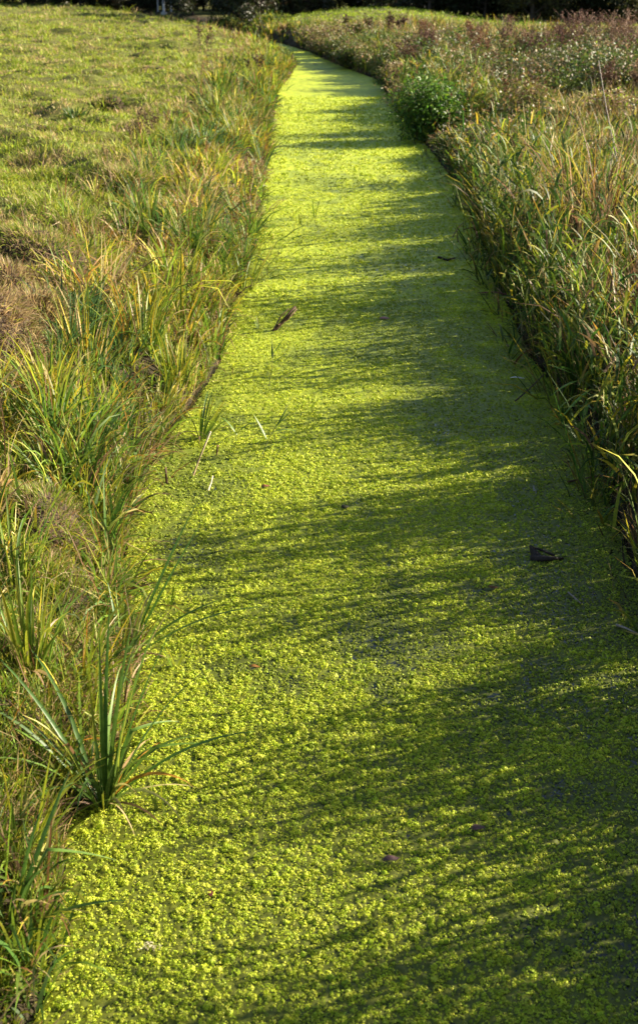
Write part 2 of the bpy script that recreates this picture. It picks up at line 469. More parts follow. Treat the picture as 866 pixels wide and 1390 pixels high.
# ------------------------------------------------------------------ where the right bank is low enough to let light through
GAPS = [(560, 210, .45, .75), (530, 265, .55, .75), (600, 292, .22, .6), (570, 330, .34, .75), (610, 374, .25, .65), (630, 455, .30, .85), (690, 521, .22, .85),
        (590, 636, .34, .85), (780, 730, .17, .95), (730, 915, .30, .72), (760, 1110, .24, .85), (700, 1215, .14, .7)]
GP = []
for u, v, wd_, a in GAPS:
    p = onz(u, v); GP.append((p[1] + (2.25 - p[0]) * math.tan(math.pi / 2 - SUN_AZ), wd_, a))
_p = at3(776, 507, 9.0); GP.append((_p[1] + (2.25 - _p[0]) * .36, .16, .75))
def low(y):
    f = np.ones(np.shape(y))
    for y0, ww, a in GP: f = f * (1 - a * np.exp(-((y - y0) / ww) ** 2))
    return f
#==VEG==
# ------------------------------------------------------------------ grass masses
def scatter_tufts(mb, cx, cy, n_per, L, W, palette, spread, lean, curl, segs, dry_tip=.35, bias=None, zoff=0.0, tuft_var=.0):
    """n_per blades round each tuft centre; L, W arrays per tuft"""
    T = len(cx); N = T * n_per
    rep = lambda a: np.repeat(np.broadcast_to(a, (T,)), n_per)
    az = rng.uniform(0, 2 * math.pi, N); rr = rep(spread) * np.sqrt(rng.random(N))
    x = rep(cx) + rr * np.cos(az); y = rep(cy) + rr * np.sin(az)
    z = gz(x, y) + zoff
    az = az + rng.normal(0, .5, N)
    if bias is not None:
        bx, by = np.cos(az) + rep(bias[0]), np.sin(az) + rep(bias[1]); az = np.arctan2(by, bx)
    l = rep(L) * rng.uniform(.45, 1.12, N)
    if tuft_var:
        a0 = rng.uniform(0, 2 * math.pi, T); s0 = np.abs(rng.normal(0, tuft_var, T)); l = l * rep(np.exp(rng.normal(0, tuft_var * .45, T)))
        az = np.arctan2(np.sin(az) + rep(s0 * np.sin(a0)), np.cos(az) + rep(s0 * np.cos(a0)))
    col = pal(N, palette) * rep(np.exp(rng.normal(0, .22, T)))[:, None]; tipc = np.where((rng.random(N) < dry_tip)[:, None], pal(N, [(YELLOW, .5), (ORANGE, .25), (STRAW, .25)]), col)
    blades(mb, np.stack([x, y, z], 1), az, np.abs(rng.normal(lean, lean * .6, N)), l, rep(W) * rng.uniform(.6, 1.25, N), np.abs(rng.normal(curl, curl * .7, N)), col, tipc, segs)

def strip_points(side, y0, y1, d0, d1, per_m2):
    n = int((y1 - y0) * 8 * per_m2)
    E = LE if side == 'l' else RE
    y = rng.uniform(y0, y1, n)
    ex = np.interp(y, E[:, 1], E[:, 0]); off = rng.uniform(-.2, 7.8, n)
    x = ex - off if side == 'l' else ex + off
    dl, dr, _ = bank(x, y); d = dl if side == 'l' else dr
    k = (d > d0) & (d < d1); return x[k], y[k], d[k]

# left bank sedge -------------------------------------------------
lb = MB()
PAL_KIND = [[((.055, .115, .016), .42), (G_MID, .40), (G_YEL, .10), (BROWN, .08)],
            [(G_MID, .42), (G_YEL, .34), (YELLOW, .09), (ORANGE, .03), (STRAW, .05), (BROWN, .07)],
            [(G_YEL, .25), (YELLOW, .14), (STRAW, .22), (BEIGE, .22), (BROWN, .12), (ORANGE, .05)],
            [((.05, .10, .03), .5), ((.08, .145, .035), .35), (G_MID, .15)]]
def kinds(a, cuts):
    lo = 0
    for P_, c in zip(PAL_KIND, cuts):
        yield P_, (a >= lo) & (a < lo + c); lo += c
for y0, y1, per, wid, segs, npb in ((2.6, 5.6, 34, .010, 5, 14), (5.6, 9, 50, .0135, 5, 17), (9, 15, 46, .016, 4, 19), (15, 26, 30, .021, 4, 18), (26, 47, 16, .032, 3, 18), (47, 78, 9, .045, 3, 16)):
    x, y, d = strip_points('l', y0, y1, -.03, 1.9, per)
    cell = .62 + .014 * y0
    f, ox, oy, a, b_ = clumps(x, y, cell, 200)
    hf = np.clip(1.25 - 1.35 * f, .12, 1) * (.45 + .85 * b_)
    hgt = .58 * hf * (1 - .45 * sm(.8, 1.9, d)) * (.72 + .28 * sm(5, 7.5, y)) * (1 - .35 * sm(36, 46, y))
    k = rng.random(len(x)) < np.clip(1.3 - 1.15 * f, .06, 1) * sm(1.7, .9, d) * (.85 if y1 < 6 else 1)
    for P_, sel in kinds(a, (.42, .34, .10, .14)):
        m = sel & k
        scatter_tufts(lb, x[m], y[m], npb, hgt[m], wid, P_, .065, .30, 1.05, segs, .24, bias=(1.7 * ox[m] + .10, 1.7 * oy[m]), tuft_var=.3)
    kd = rng.random(len(x)) < .35; n = int(kd.sum())
    blades(lb, np.stack([x[kd], y[kd], gz(x[kd], y[kd])], 1), rng.uniform(0, 6.28, n), np.abs(rng.normal(.2, .25, n)), (.25 + .6 * hgt[kd]) * rng.uniform(.6, 1.2, n), wid * .55, np.abs(rng.normal(.2, .3, n)), pal(n, [((.16, .075, .03), .5), (BROWN, .3), (BEIGE, .2)]), None, 4, twist=rng.uniform(0, 3, n))
# clumps that slump over the water edge, bulging out here and there
for y0, y1, per, wid, segs, npb in ((3, 9, 60, .012, 5, 20), (9, 16, 46, .015, 5, 20), (16, 30, 26, .021, 4, 18), (30, 47, 12, .032, 3, 16)):
    x, y, d = strip_points('l', y0, y1, -.24, .16, per)
    n_ = fbm(y * .9, y * 0 + 3, 161, 3) + .25 * (rng.random(len(x)) - .5)
    k = (n_ > .47) & (d > -.24 * sm(.45, .65, n_)); x, y, d = x[k], y[k], d[k]
    br = rng.random(len(x)) < .35
    for m, P_ in ((br, [(BROWN, .45), ((.16, .075, .03), .25), (BEIGE, .2), (STRAW, .1)]), (~br, PAL_KIND[0])):
        scatter_tufts(lb, x[m], y[m], npb, .20 + .28 * rng.random(int(m.sum())), wid * (1 if P_ is PAL_KIND[0] else .6), P_, .07, .45, 1.2, segs, .15, bias=(.7, -.1), tuft_var=.6, zoff=.02)
# dead thatch hanging over the water edge
for y0, y1, per, wid, segs, npb in ((2.6, 9, 40, .0045, 4, 16), (9, 16, 30, .007, 3, 14), (16, 46, 11, .016, 3, 12)):
    x, y, d = strip_points('l', y0, y1, -.10, .8, per)
    k = rng.random(len(x)) < .25 + .75 * (fbm(x * 1.2, y * 1.2, 91, 2) > .48); x, y, d = x[k], y[k], d[k]
    scatter_tufts(lb, x, y, npb, .24, wid, [(STRAW, .18), (BEIGE, .34), (BROWN, .38), (ORANGE, .1)], .10, .9, 1.1, segs, 0, bias=(.6, -.2), tuft_var=.5)
# finer green turf on the bank
for y0, y1, per, wid, npb in ((2.4, 6, 340, .0036, 26), (6, 11, 130, .005, 20)):
    x, y, d = strip_points('l', y0, y1, -.06, 2.6, per)
    hh = fbm(x * 2.2, y * 2.2, 3, 3)
    mossy = hh > .44
    for sel, P_ in ((mossy, [((.12, .20, .015), .6), (G_YEL, .35), (STRAW, .05)]), (~mossy, [(G_MID, .45), (G_YEL, .22), (STRAW, .1), (BEIGE, .1), (BROWN, .13)])):
        scatter_tufts(lb, x[sel], y[sel], npb, .085 + .17 * np.clip(.75 - hh[sel], 0, 1), wid * 1.25, P_, .07, .5, .8, 3, .15, bias=(.3, 0))
tag(lb.build('bank_sedge', M_BLADE), 'mixed green, yellow and straw coloured sedge along the left water edge', 'bank grass', kind='stuff')

# the pasture ------------------------------------------------------
fg = MB()
def field_pts(n, d0, d1, u0, u1):
    d = d0 * (d1 / d0) ** rng.random(n); u = rng.uniform(u0, u1, n)
    x = (u - CU) / F * d; y = (d - (H - .6) * sp) / cp
    dl, dr, ins = bank(x, y); k = (dl > .5) & (dl < dr); return x[k], y[k], d[k], dl[k]
for n, d0, d1 in ((26000, 6, 16), (26000, 14, 34), (26000, 32, 70), (14000, 68, 112)):
    x, y, d, dl = field_pts(n, d0, d1, -420, 430)
    pn = fbm(x / .6, y / .6, 33, 3)
    dryk = pn > .62
    for sel, P_ in ((dryk, [(STRAW, .32), (BEIGE, .26), (G_YEL, .34), (BROWN, .08)]), (~dryk, PAL_FIELD)):
        xs, ys, ds, dls = x[sel], y[sel], d[sel], dl[sel]
        cf, _, _, ca, cb = clumps(xs, ys, .8, 300)
        L = (.042 + .045 * fbm(xs * .8, ys * .8, 5, 2) + .0006 * ds) * (1 + 3.4 * (ca > .55) * (.4 + .8 * cb) * np.clip(1 - 2.0 * cf, 0, 1)) * (1 + 1.1 * sm(2.2, .6, dls))
        scatter_tufts(fg, xs, ys, 5, L, .0034 + .00042 * ds, P_, .05 + .0015 * ds, .55, .7, 2, .1)
# rank grass strip between bank and pasture
for y0, y1, per, wid, segs, npb in ((5, 12, 22, .006, 4, 22), (12, 24, 12, .011, 3, 18), (24, 52, 6, .022, 3, 14)):
    x, y, d = strip_points('l', y0, y1, 1.0, 2.6, per)
    k = rng.random(len(x)) < .6 * sm(2.7, 1.1, d) * sm(.40, .55, fbm(x * .8, y * .8, 19, 3)); x, y, d = x[k], y[k], d[k]
    scatter_tufts(fg, x, y, npb, .17 + .18 * fbm(x * 1.3, y * 1.3, 8, 2), wid, [(G_MID, .3), (G_YEL, .25), (STRAW, .18), (BEIGE, .2), (G_DEEP, .07)], .09, .42, .9, segs, .2, tuft_var=.7)
tag(fg.build('pasture_grass', M_BLADE), 'short sunlit pasture grass with dry patches left of the ditch', 'grass', kind='stuff')

# right bank: leafy reed grass -------------------------------------
rb = MB()
def reeds(mb, x, y, h, leaf_n, leafL, leafW, segs, stem_r, palette, lean=.16, bias=-.25):
    n = len(x); z = gz(x, y)
    az = np.arctan2(rng.normal(0, 1, n), rng.normal(bias * 2, 1, n)); le = np.abs(rng.normal(lean, .12, n)); cu = np.abs(rng.normal(.25, .2, n))
    P = np.stack([x, y, z], 1)
    sc = pal(n, [(G_MID, .45), (STRAW, .12), (BEIGE, .18), (BROWN, .25)])
    blades(mb, P, az, le, h, stem_r * 2.2, cu, sc, None, segs, twist=rng.uniform(0, 3, n))
    k = leaf_n; t = (np.tile((np.arange(k) + .5) / k, n) * .85 + .12); R = lambda a: np.repeat(a, k)
    a = R(le) + R(cu) * (t * .6) ** 1.6
    l = R(h) * t
    B = np.repeat(P, k, 0) + np.stack([np.sin(a) * np.cos(R(az)) * l, np.sin(a) * np.sin(R(az)) * l, np.cos(a) * l], 1)
    N = n * k; laz = rng.uniform(0, 2 * math.pi, N)
    col = pal(N, palette); tipc = np.where((rng.random(N) < .35)[:, None], pal(N, [(YELLOW, .55), (ORANGE, .2), (STRAW, .25)]), col)
    blades(mb, B, laz, np.abs(rng.normal(.55, .25, N)) , leafL * rng.uniform(.6, 1.2, N) , leafW * rng.uniform(.7, 1.2, N), np.abs(rng.normal(.9, .5, N)), col, tipc, segs)
BUSH = np.array([1.75, 23.0])
def clear(x, y): return 1 - .90 * np.exp(-(((x - BUSH[0] - .3) / 1.9) ** 4 + ((y - BUSH[1] + .4) / 3.0) ** 4))
def tall(y):
    f = np.ones(np.shape(y))
    for u, v, w_, a in ((330, 815, .12, .5), (430, 1005, .14, .55), (560, 1290, .2, .45), (560, 600, .18, .2), (560, 690, .12, .2), (470, 410, .3, .35), (480, 345, .3, .3), (440, 150, .8, .35)):
        p = onz(u, v); f = f + a * np.exp(-((y - p[1] - (2.25 - p[0]) * .36) / w_) ** 2)
    return f
def rb_height(x, y, d, cell):
    f, ox, oy, a, b_ = clumps(x, y, cell, 400)
    h = np.clip(1.3 - 1.2 * f, .15, 1) * (.5 + .75 * b_) * low(y) ** .95 * (1 - .6 * sm(24, 34, y)) * clear(x, y)
    return h, ox, oy, a, b_, f
for y0, y1, per, lw, segs, sr in ((.4, 8, 140, .018, 3, .0018), (8, 15, 130, .019, 4, .002), (15, 27, 70, .025, 3, .0035), (27, 51, 30, .032, 3, .007), (51, 78, 10, .045, 3, .01)):
    x, y, d = strip_points('r', y0, y1, -.08, 1.9, per)
    h, ox, oy, a, b_, f = rb_height(x, y, d, .62 + .012 * y0)
    k = (a < .62) & (rng.random(len(x)) < np.clip(1.3 - 1.1 * f, .06, 1) * sm(1.6, .9, d)); x, y, d, h, a, b_ = x[k], y[k], d[k], h[k], a[k], b_[k]
    h = np.minimum(1.3 * h * tall(y) * sm(-.55, .2, d), 1.12 + .3 * rng.random(len(x)) ** 3)
    dk = a < .40
    reeds(rb, x[dk], y[dk], h[dk], 7, .27, lw, segs, sr, PAL_REED)
    reeds(rb, x[~dk], y[~dk], h[~dk], 7, .27, lw, segs, sr, [(G_MID, .42), (G_DEEP, .36), (G_YEL, .10), (YELLOW, .03), (BROWN, .09)])
for y0, y1, per, wid, segs, npb in ((.4, 8, 30, .010, 4, 18), (8, 15, 44, .014, 4, 20), (15, 27, 30, .020, 3, 18), (27, 51, 15, .027, 3, 18), (51, 78, 6, .04, 3, 16)):
    x, y, d = strip_points('r', y0, y1, -.06, 2.2, per)
    h, ox, oy, a, b_, f = rb_height(x, y, d, .62 + .012 * y0)
    k = rng.random(len(x)) < np.where(a < .62, .45, 1.0) * np.clip(1.3 - 1.1 * f, .06, 1) * sm(1.8, 1.1, d)
    h = 1.05 * h * tall(y) * np.where(a < .62, .7, 1)
    for lo, hi, P_ in ((0, .62, PAL_REED), (.62, .72, PAL_KIND[1]), (.72, .84, [(BROWN, .5), (BEIGE, .15), (DARK, .15), (G_DEEP, .2)]), (.84, 1.1, [((.05, .105, .015), .55), (G_MID, .3), (G_YEL, .1), (BROWN, .05)])):
        m = k & (a >= lo) & (a < hi)
        scatter_tufts(rb, x[m], y[m], npb, h[m], wid, P_, .07, .22, .7, segs, .4, bias=(1.0 * ox[m] - .1, 1.0 * oy[m]), tuft_var=.3)
# dark broken stems standing in the weed along the edge
for y0, y1, per, wid in ((5, 15, 30, .008), (15, 30, 10, .014)):
    x, y, d = strip_points('r', y0, y1, -.35, .02, per); n = len(x)
    blades(rb, np.stack([x, y, np.zeros(n) - .02], 1), rng.uniform(1.5, 4.7, n), np.abs(rng.normal(.5, .35, n)), rng.uniform(.08, .34, n), wid, rng.normal(.1, .4, n), pal(n, [(DARK, .5), (BROWN, .35), (BEIGE, .15)]), None, 4, twist=rng.uniform(0, 3, n))
# upright dead stems through the reeds
for y0, y1, per, wid in ((4, 15, 16, .0045), (15, 45, 7, .012)):
    x, y, d = strip_points('r', y0, y1, .05, 1.9, per); n = len(x)
    h, ox, oy, a, b_, f = rb_height(x, y, d, .62 + .012 * y0)
    blades(rb, np.stack([x, y, gz(x, y)], 1), rng.uniform(0, 6.28, n), np.abs(rng.normal(.12, .15, n)), (.35 + .75 * h) * rng.uniform(.8, 1.2, n) * (.35 + .65 * low(y)), wid, np.abs(rng.normal(.15, .2, n)), pal(n, [(BROWN, .45), (BEIGE, .35), (DARK, .2)]), None, 4, twist=rng.uniform(0, 3, n))
for y0, y1, per, wid, segs, npb in ((3, 15, 34, .006, 4, 16), (15, 50, 14, .017, 3, 12)):
    x, y, d = strip_points('r', y0, y1, -.12, .6, per)
    scatter_tufts(rb, x, y, npb, .28 * low(y) ** .5, wid, [(BROWN, .35), (DARK, .25), (BEIGE, .25), (G_DEEP, .15)], .09, .7, 1.2, segs, 0, bias=(-.8, -.2))
tag(rb.build('bank_reeds', M_BLADE), 'dense dark green reed grass with yellow tips along the right water edge', 'reeds', kind='stuff')

# rough land beyond the right bank ---------------------------------
rg = MB()
def rough_pts(n, d0, d1, u0, u1):
    d = d0 * (d1 / d0) ** rng.random(n); u = rng.uniform(u0, u1, n)
    x = (u - CU) / F * d; y = (d - (H - .4) * sp) / cp
    dl, dr, ins = bank(x, y); k = (dr > .9) & (dr < dl); return x[k], y[k], d[k]
for n, d0, d1, npb in ((4500, 7, 20, 18), (6500, 18, 36, 16), (6000, 34, 60, 14)):
    x, y, d = rough_pts(n, d0, d1, 380, 1250)
    L = .14 + .38 * fbm(x / 1.6, y / 1.6, 71, 3)
    L = L * (1 - .0 * d)
    pn = fbm(x / 2.2, y / 2.2, 73, 3); dk = pn > .5
    for sel, P_ in ((dk, [(STRAW, .08), (BEIGE, .18), (BROWN, .38), (G_YEL, .08), (G_DEEP, .28)]), (~dk, PAL_ROUGH)):
        if P_ is not PAL_ROUGH: P_ = [(BROWN, .40), (BEIGE, .12), (STRAW, .04), (G_DEEP, .34), (G_YEL, .10)]
        L = L * clear(x, y) ** .7 * np.where((y < 26) & (x < 4.2), .55, 1)
        scatter_tufts(rg, x[sel], y[sel], npb, L[sel], .006 + .00042 * d[sel], P_, .10 + .002 * d[sel], .28, .6, 3, .3, tuft_var=.6)
x, y, d = rough_pts(9000, 58, 108, 330, 1250)
scatter_tufts(rg, x, y, 6, .12 + 0 * x, .045, [((.20, .28, .02), .6), ((.25, .31, .025), .4)], .2, .5, .6, 2, 0)
tag(rg.build('rough_grass', M_BLADE), 'tall brown and green rough grass beyond the right bank', 'rough grass', kind='stuff')
#==THINGS==
# ------------------------------------------------------------------ sedge clumps one can point at
def sedge_clump(label, p, n, L, W, colours, lean=.28, curl=.8, explicit=(), spread=.05, dead=5, bias=None, name='sedge_clump', group=None, fold=.3, segs=9):
    mb = MB(); p = np.asarray(p, float)
    az = rng.uniform(0, 2 * math.pi, n)
    if bias is not None: az = np.arctan2(np.sin(az) + bias[1], np.cos(az) + bias[0])
    r = spread * np.sqrt(rng.random(n))
    P = np.stack([p[0] + r * np.cos(az), p[1] + r * np.sin(az), np.full(n, p[2] - .02)], 1)
    col = pal(n, colours, .12); tipc = np.where((rng.random(n) < .3)[:, None], pal(n, [(YELLOW, .6), (STRAW, .4)]), col)
    blades(mb, P, az, np.abs(rng.normal(lean, .18, n)), L * rng.uniform(.5, 1.05, n), W * rng.uniform(.65, 1.1, n), np.abs(rng.normal(curl, .5, n)), col, tipc, segs, twist=rng.normal(0, .5, n), fold=fold)
    for a, le, l, cu, tw, kk, cc in explicit:
        blades(mb, [p + np.array([.02 * math.cos(a), .02 * math.sin(a), -.02])], a, le, l, W * 1.05, cu, cc, None, 14, twist=tw, fold=fold, kink=kk)
    if dead:
        az = rng.uniform(0, 2 * math.pi, dead); P = np.stack([p[0] + .04 * np.cos(az), p[1] + .04 * np.sin(az), np.full(dead, p[2])], 1)
        blades(mb, P, az, rng.uniform(.8, 1.3, dead), L * .5, W * .7, rng.uniform(.6, 1.3, dead), pal(dead, PAL_DRY), None, 7)
    o = mb.build(name, M_SEDGE, origin=p)
    return tag(o, label, 'sedge', group)

BLUE = (.055, .120, .018); BLUE2 = (.095, .17, .022)
PAL_BLUE = [(BLUE, .5), (BLUE2, .35), (G_MID, .15)]
PAL_BRIGHT = [(G_MID, .4), (G_YEL, .45), (BLUE2, .15)]
R_ = math.radians
sedge_clump('large dark green sedge clump with long arching blades, nearest one standing in the weed', onz(140, 1084, .02), 34, .66, .017, [((.06, .125, .025), .5), (BLUE2, .25), (G_MID, .25)], .42, 1.0, dead=12, spread=.06, bias=(.25, 0), explicit=[(R_(25), .22, .78, .25, .3, None, BLUE2), (R_(35), .34, .74, .3, -.2, None, BLUE), (R_(55), .2, .72, .2, .4, None, BLUE2),
    (R_(70), .10, .80, .16, .1, None, BLUE), (R_(80), .05, .70, .1, .6, None, BLUE2), (R_(10), .62, .50, .35, .2, .75, BLUE2), (R_(-8), .75, .72, .72, .3, None, BLUE),
    (R_(150), .55, .72, .55, -.2, None, BLUE), (R_(165), .95, .50, .25, .2, None, BLUE), (R_(40), .32, .50, .8, .5, .9, BLUE2), (R_(-15), .55, .42, 1.7, .4, None, ORANGE), (R_(170), .62, .75, 1.25, .3, None, BLUE2)])
sedge_clump('dark sedge clump behind the nearest large one, its two longest blades leaning right', onz(166, 892, .04), 30, .42, .015, [((.06, .125, .025), .5), (BLUE2, .25), (G_MID, .25)], .35, .8, dead=10, spread=.06, explicit=[
    (R_(35), .48, .80, .12, .3, None, BLUE), (R_(30), .55, .72, .1, .2, None, BLUE), (R_(15), .85, .55, .6, .3, None, BLUE2), (R_(-5), .9, .75, .65, .2, None, BLUE2), (R_(160), .9, .5, .4, .2, None, G_YEL)])
sedge_clump('upright bright green sedge clump at the left picture edge, beside a mossy bank', pick(38, 905), 46, .52, .017, PAL_BRIGHT, .2, .45, spread=.09, dead=6)
sedge_clump('sedge clump at the bottom left corner with one folded pale blade', pick(8, 1262), 15, .42, .017, PAL_BLUE, .4, .9, spread=.05, dead=4, explicit=[
    (R_(55), .55, .55, .15, .2, None, BLUE), (R_(20), .35, .55, .5, .2, 1.3, BLUE2), (R_(-10), .9, .45, .6, .2, None, BLUE2)])
sedge_clump('low sedge clump left of the nearest large clump, pale blades bent down the bank', pick(85, 1060), 16, .36, .014, PAL_BRIGHT, .45, 1.1, spread=.06, dead=6)
sedge_clump('dark green sedge clump leaning over the weed below the brown overhang', onz(272, 590, .03), 18, .42, .016, PAL_BLUE, .35, .6, spread=.06, bias=(.5, .1))
sedge_clump('fan of green sedge leaning right from the jutting bank tip', onz(330, 392, .04), 30, .55, .016, PAL_BRIGHT, .4, .5, spread=.10, bias=(.6, .2))
sedge_clump('tall sedge clump with orange and yellow blades behind the dry hummocks', pick(118, 505), 60, .60, .013, [(G_MID, .3), (G_YEL, .25), (YELLOW, .22), (ORANGE, .15), (STRAW, .08)], .2, .4, spread=.14, name='sedge_clump')
sedge_clump('broad yellow green sedge clump in the middle of the left bank', pick(195, 470), 70, .62, .013, PAL_SEDGE, .24, .5, spread=.16)
sedge_clump('tall green sedge clump at the brown overhang of the left bank', pick(238, 520), 55, .58, .014, PAL_BRIGHT, .25, .55, spread=.13, bias=(.2, 0))
sedge_clump('straw topped sedge clump along the left bank above the jutting tip', pick(262, 330), 60, .62, .015, PAL_SEDGE, .26, .5, spread=.17)
sedge_clump('blue green sedge tuft in the short grass behind a brown hummock', pick(112, 305), 34, .34, .016, PAL_BLUE, .35, .7, spread=.12)
sedge_clump('low green sedge tuft on the bank below the orange bladed clump', pick(65, 640), 40, .38, .012, PAL_BRIGHT, .3, .6, spread=.1)
sedge_clump('slim green sedge tuft at the water edge between brown thatch and weed', pick(172, 680), 26, .40, .013, PAL_BRIGHT, .3, .5, spread=.07, bias=(.4, 0))
sedge_clump('dark green rosette of grass alone in the pasture', pick(103, 160), 60, .30, .03, [(G_DEEP, .7), (BLUE, .3)], .5, .7, spread=.16, segs=5)

sedge_clump('leafy green sedge clump at the left picture edge, just above the bottom left corner clump', pick(22, 1150), 34, .40, .013, PAL_BRIGHT, .4, .9, spread=.09)
sedge_clump('mixed green and straw sedge clump right of the upright bright green one', pick(108, 925), 40, .44, .012, PAL_SEDGE, .35, .8, spread=.1, bias=(.3, 0))
sedge_clump('short sedge fan on the bank above the dark clump with two long blades', pick(128, 800), 36, .36, .012, PAL_BRIGHT, .4, .8, spread=.09)
sedge_clump('sedge clump at the left picture edge above the upright bright green one', pick(20, 790), 44, .46, .014, PAL_BRIGHT, .3, .7, spread=.1)
sedge_clump('straw and green sedge tuft halfway up the near bank', pick(128, 700), 44, .40, .011, PAL_SEDGE, .35, .8, spread=.1)
sedge_clump('green sedge tuft at the left picture edge beneath the dry brown hummock', pick(22, 590), 50, .46, .013, PAL_BRIGHT, .28, .6, spread=.12)
sedge_clump('wide sedge tuft under the brown overhang, blades bent down to the weed', pick(212, 575), 50, .44, .012, PAL_SEDGE, .45, 1.1, spread=.11, bias=(.4, -.1))
# small sprouts standing in the weed
for lab, u, v, n, L in (('small green sprout in the weed right of the nearest sedge clump', 218, 1104, 5, .17), ('single dark sprout with a fallen blade in the weed near the bottom', 336, 1064, 4, .14),
                        ('thin grass sprout in the weed beside the leaning sedge blades', 240, 905, 4, .2), ('little sprout pair in the weed far up the left side', 408, 305, 4, .3), ('pale sprout in the weed at the middle of the far ditch', 427, 296, 4, .34),
                        ('tiny pale sprout in the far weed near the right shade', 482, 158, 4, .3), ('short sprout pair beside the broken brown reed', 352, 448, 4, .16)):
    sedge_clump(lab, onz(u, v, .0), n, L, .010 if v > 500 else .016, PAL_BRIGHT, .18, .3, spread=.02, dead=0, name='grass_sprout', group='sprouts in the duckweed')['category'] = 'sprout'

# ------------------------------------------------------------------ reeds with separate stem and leaves
def reed(label, stem, leaves, r=.003, w=.016, col=BLUE2, stemcol=(.10, .12, .04), name='reed', group=None):
    base = np.asarray(stem[0], float)
    t = thing(name, label, 'reed', base, group)
    mb = MB(); tube(mb, stem, r, r * .5, stemcol, 5); child(mb, 'stem', M_DRY, t)
    for lf in leaves:
        a, b = np.asarray(lf[0], float), np.asarray(lf[1], float); l = np.linalg.norm(b - a)
        sag = lf[2] if len(lf) > 2 else .08
        pts = [a + (b - a) * s + np.array([0, 0, sag * l * 4 * s * (1 - s)]) for s in np.linspace(0, 1, 9)]
        c = lf[3] if len(lf) > 3 else col
        mb = MB(); ribbon(mb, pts, w, c, wide=lambda t: (.35 + .65 * min(1, t * 4)) * (1 - t ** 2.2 * .97)); child(mb, 'leaf', M_SEDGE, t)
    return t
def sprig(label, base, pts, leaves, w, group='reed sprigs standing in the weed', **k):
    b = onz(*base); d = depth(b)
    P = lambda q: at3(q[0], q[1], d - .02)
    reed(label, [b - np.array([0, 0, .03])] + [P(q) for q in pts], [(P(l[0]), P(l[1])) + tuple(l[2:]) for l in leaves], w=w, group=group, **k)
sprig('grey green reed sprig with spreading leaves in the weed by the left bank', (353, 618), [(364, 597), (376, 577), (391, 549)],
      [((362, 596), (344, 562), .05), ((371, 586), (407, 587), .1), ((355, 612), (376, 603), .1), ((377, 576), (392, 551), .02), ((374, 580), (398, 556), .03)], .022)
sprig('slender reed sprig with two leaves pointing right, above the spreading one', (364, 526), [(368, 505), (371, 485), (369, 459)],
      [((371, 480), (386, 459), .02), ((371, 493), (392, 477), .02), ((370, 486), (369, 466), .02)], .018)
sprig('pale reed sprig with drooping leaves beside the leaning sedge', (318, 600), [(322, 585), (326, 570)], [((322, 588), (352, 572), .12), ((322, 590), (300, 566), .1)], .02)
sprig('small pale reed sprig far up the ditch near the green bush', (572, 222), [(573, 214), (574, 205)], [((573, 216), (568, 208), .05), ((574, 213), (580, 206), .05), ((574, 210), (573, 201), .03)], .035)
sprig('bluish reed sprig in the shade by the right bank', (781, 622), [(780, 600), (779, 590)], [((780, 600), (770, 583), .05), ((780, 596), (790, 584), .05), ((780, 600), (766, 608), .1)], .014)
# the sunlit reed leaning out from the right bank
def A(u, v, d=9.0): return at3(u, v, d)
b0 = onz(872, 700, .0); b0 = np.array([1.95, A(839, 553)[1] + .05, .1])
reed('bright sunlit reed leaning over the shaded weed from the right bank, with broad hanging leaves', [b0, A(850, 575, 9.0), A(839, 553), A(808, 529), A(776, 507)],
     [(A(774, 506), A(742, 494), .02, (.14, .26, .02)), (A(783, 517), A(748, 537), .08, (.15, .25, .02)), (A(799, 530), A(761, 568), .06, (.14, .25, .02)), (A(797, 541), A(789, 592), .05, (.13, .22, .02)),
      (A(812, 545), A(830, 583), .05, (.09, .16, .02)), (A(806, 570), A(810, 608), .1, (.16, .2, .03))], r=.004, w=.034)

# ------------------------------------------------------------------ dry stems, twigs and leaves
def stalk(label, pts, r0, r1, col, name, cat='stalk', col2=None, sides=6, group=None, m=None):
    mb = MB(); pts = [np.asarray(p, float) for p in pts]; tube(mb, pts, r0, r1, col, sides, col2=col2)
    return tag(mb.build(name, m or M_DRY, origin=pts[0]), label, cat, group)
d = 13.5
stalk('tall bare curved stem rising at the right picture edge', [at3(872, 322, d), at3(862, 290, d), at3(846, 252, d), at3(838, 222, d), at3(830, 185, d), at3(822, 145, d), at3(816, 108, d), at3(812, 82, d)], .010, .004, (.20, .13, .09), 'bare_shoot', 'dry reed', (.36, .31, .26))
stalk('straw coloured stem leaning left in front of the green bush', [at3(680, 235, 19), at3(672, 220, 19), at3(660, 195, 19), at3(650, 174, 19)], .011, .006, (.42, .34, .2), 'dry_reed', 'reed', (.3, .22, .12))
stalk('thin grey stem standing behind the bare curved stem', [at3(823, 262, 14), at3(829, 225, 14), at3(834, 182, 14)], .006, .003, (.3, .26, .2), 'dry_reed', 'reed')
stalk('pale dry stem leaning across rough grass beyond the green bush', [at3(618, 112, 32), at3(606, 93, 32), at3(594, 68, 32)], .022, .012, (.45, .36, .22), 'dry_reed', 'reed')
stalk('dead brown stem slanting into the weed under the sunlit reed', [onz(697, 546, .0), at3(718, 528, 9.6), at3(738, 508, 9.6)], .006, .004, (.09, .06, .045), 'withered_reed', 'reed')
stalk('dead stem crossing the shaded weed at the right edge', [onz(770, 654, .02), at3(800, 648, 8.1), at3(850, 640, 8.0)], .007, .005, (.16, .09, .06), 'withered_reed', 'reed')
stalk('black bent stem dipping into the weed at the right edge', [onz(848, 776, -.02), at3(845, 752, 6.9), at3(844, 732, 6.9), at3(862, 702, 6.9)], .006, .004, (.03, .022, .016), 'withered_reed', 'reed')
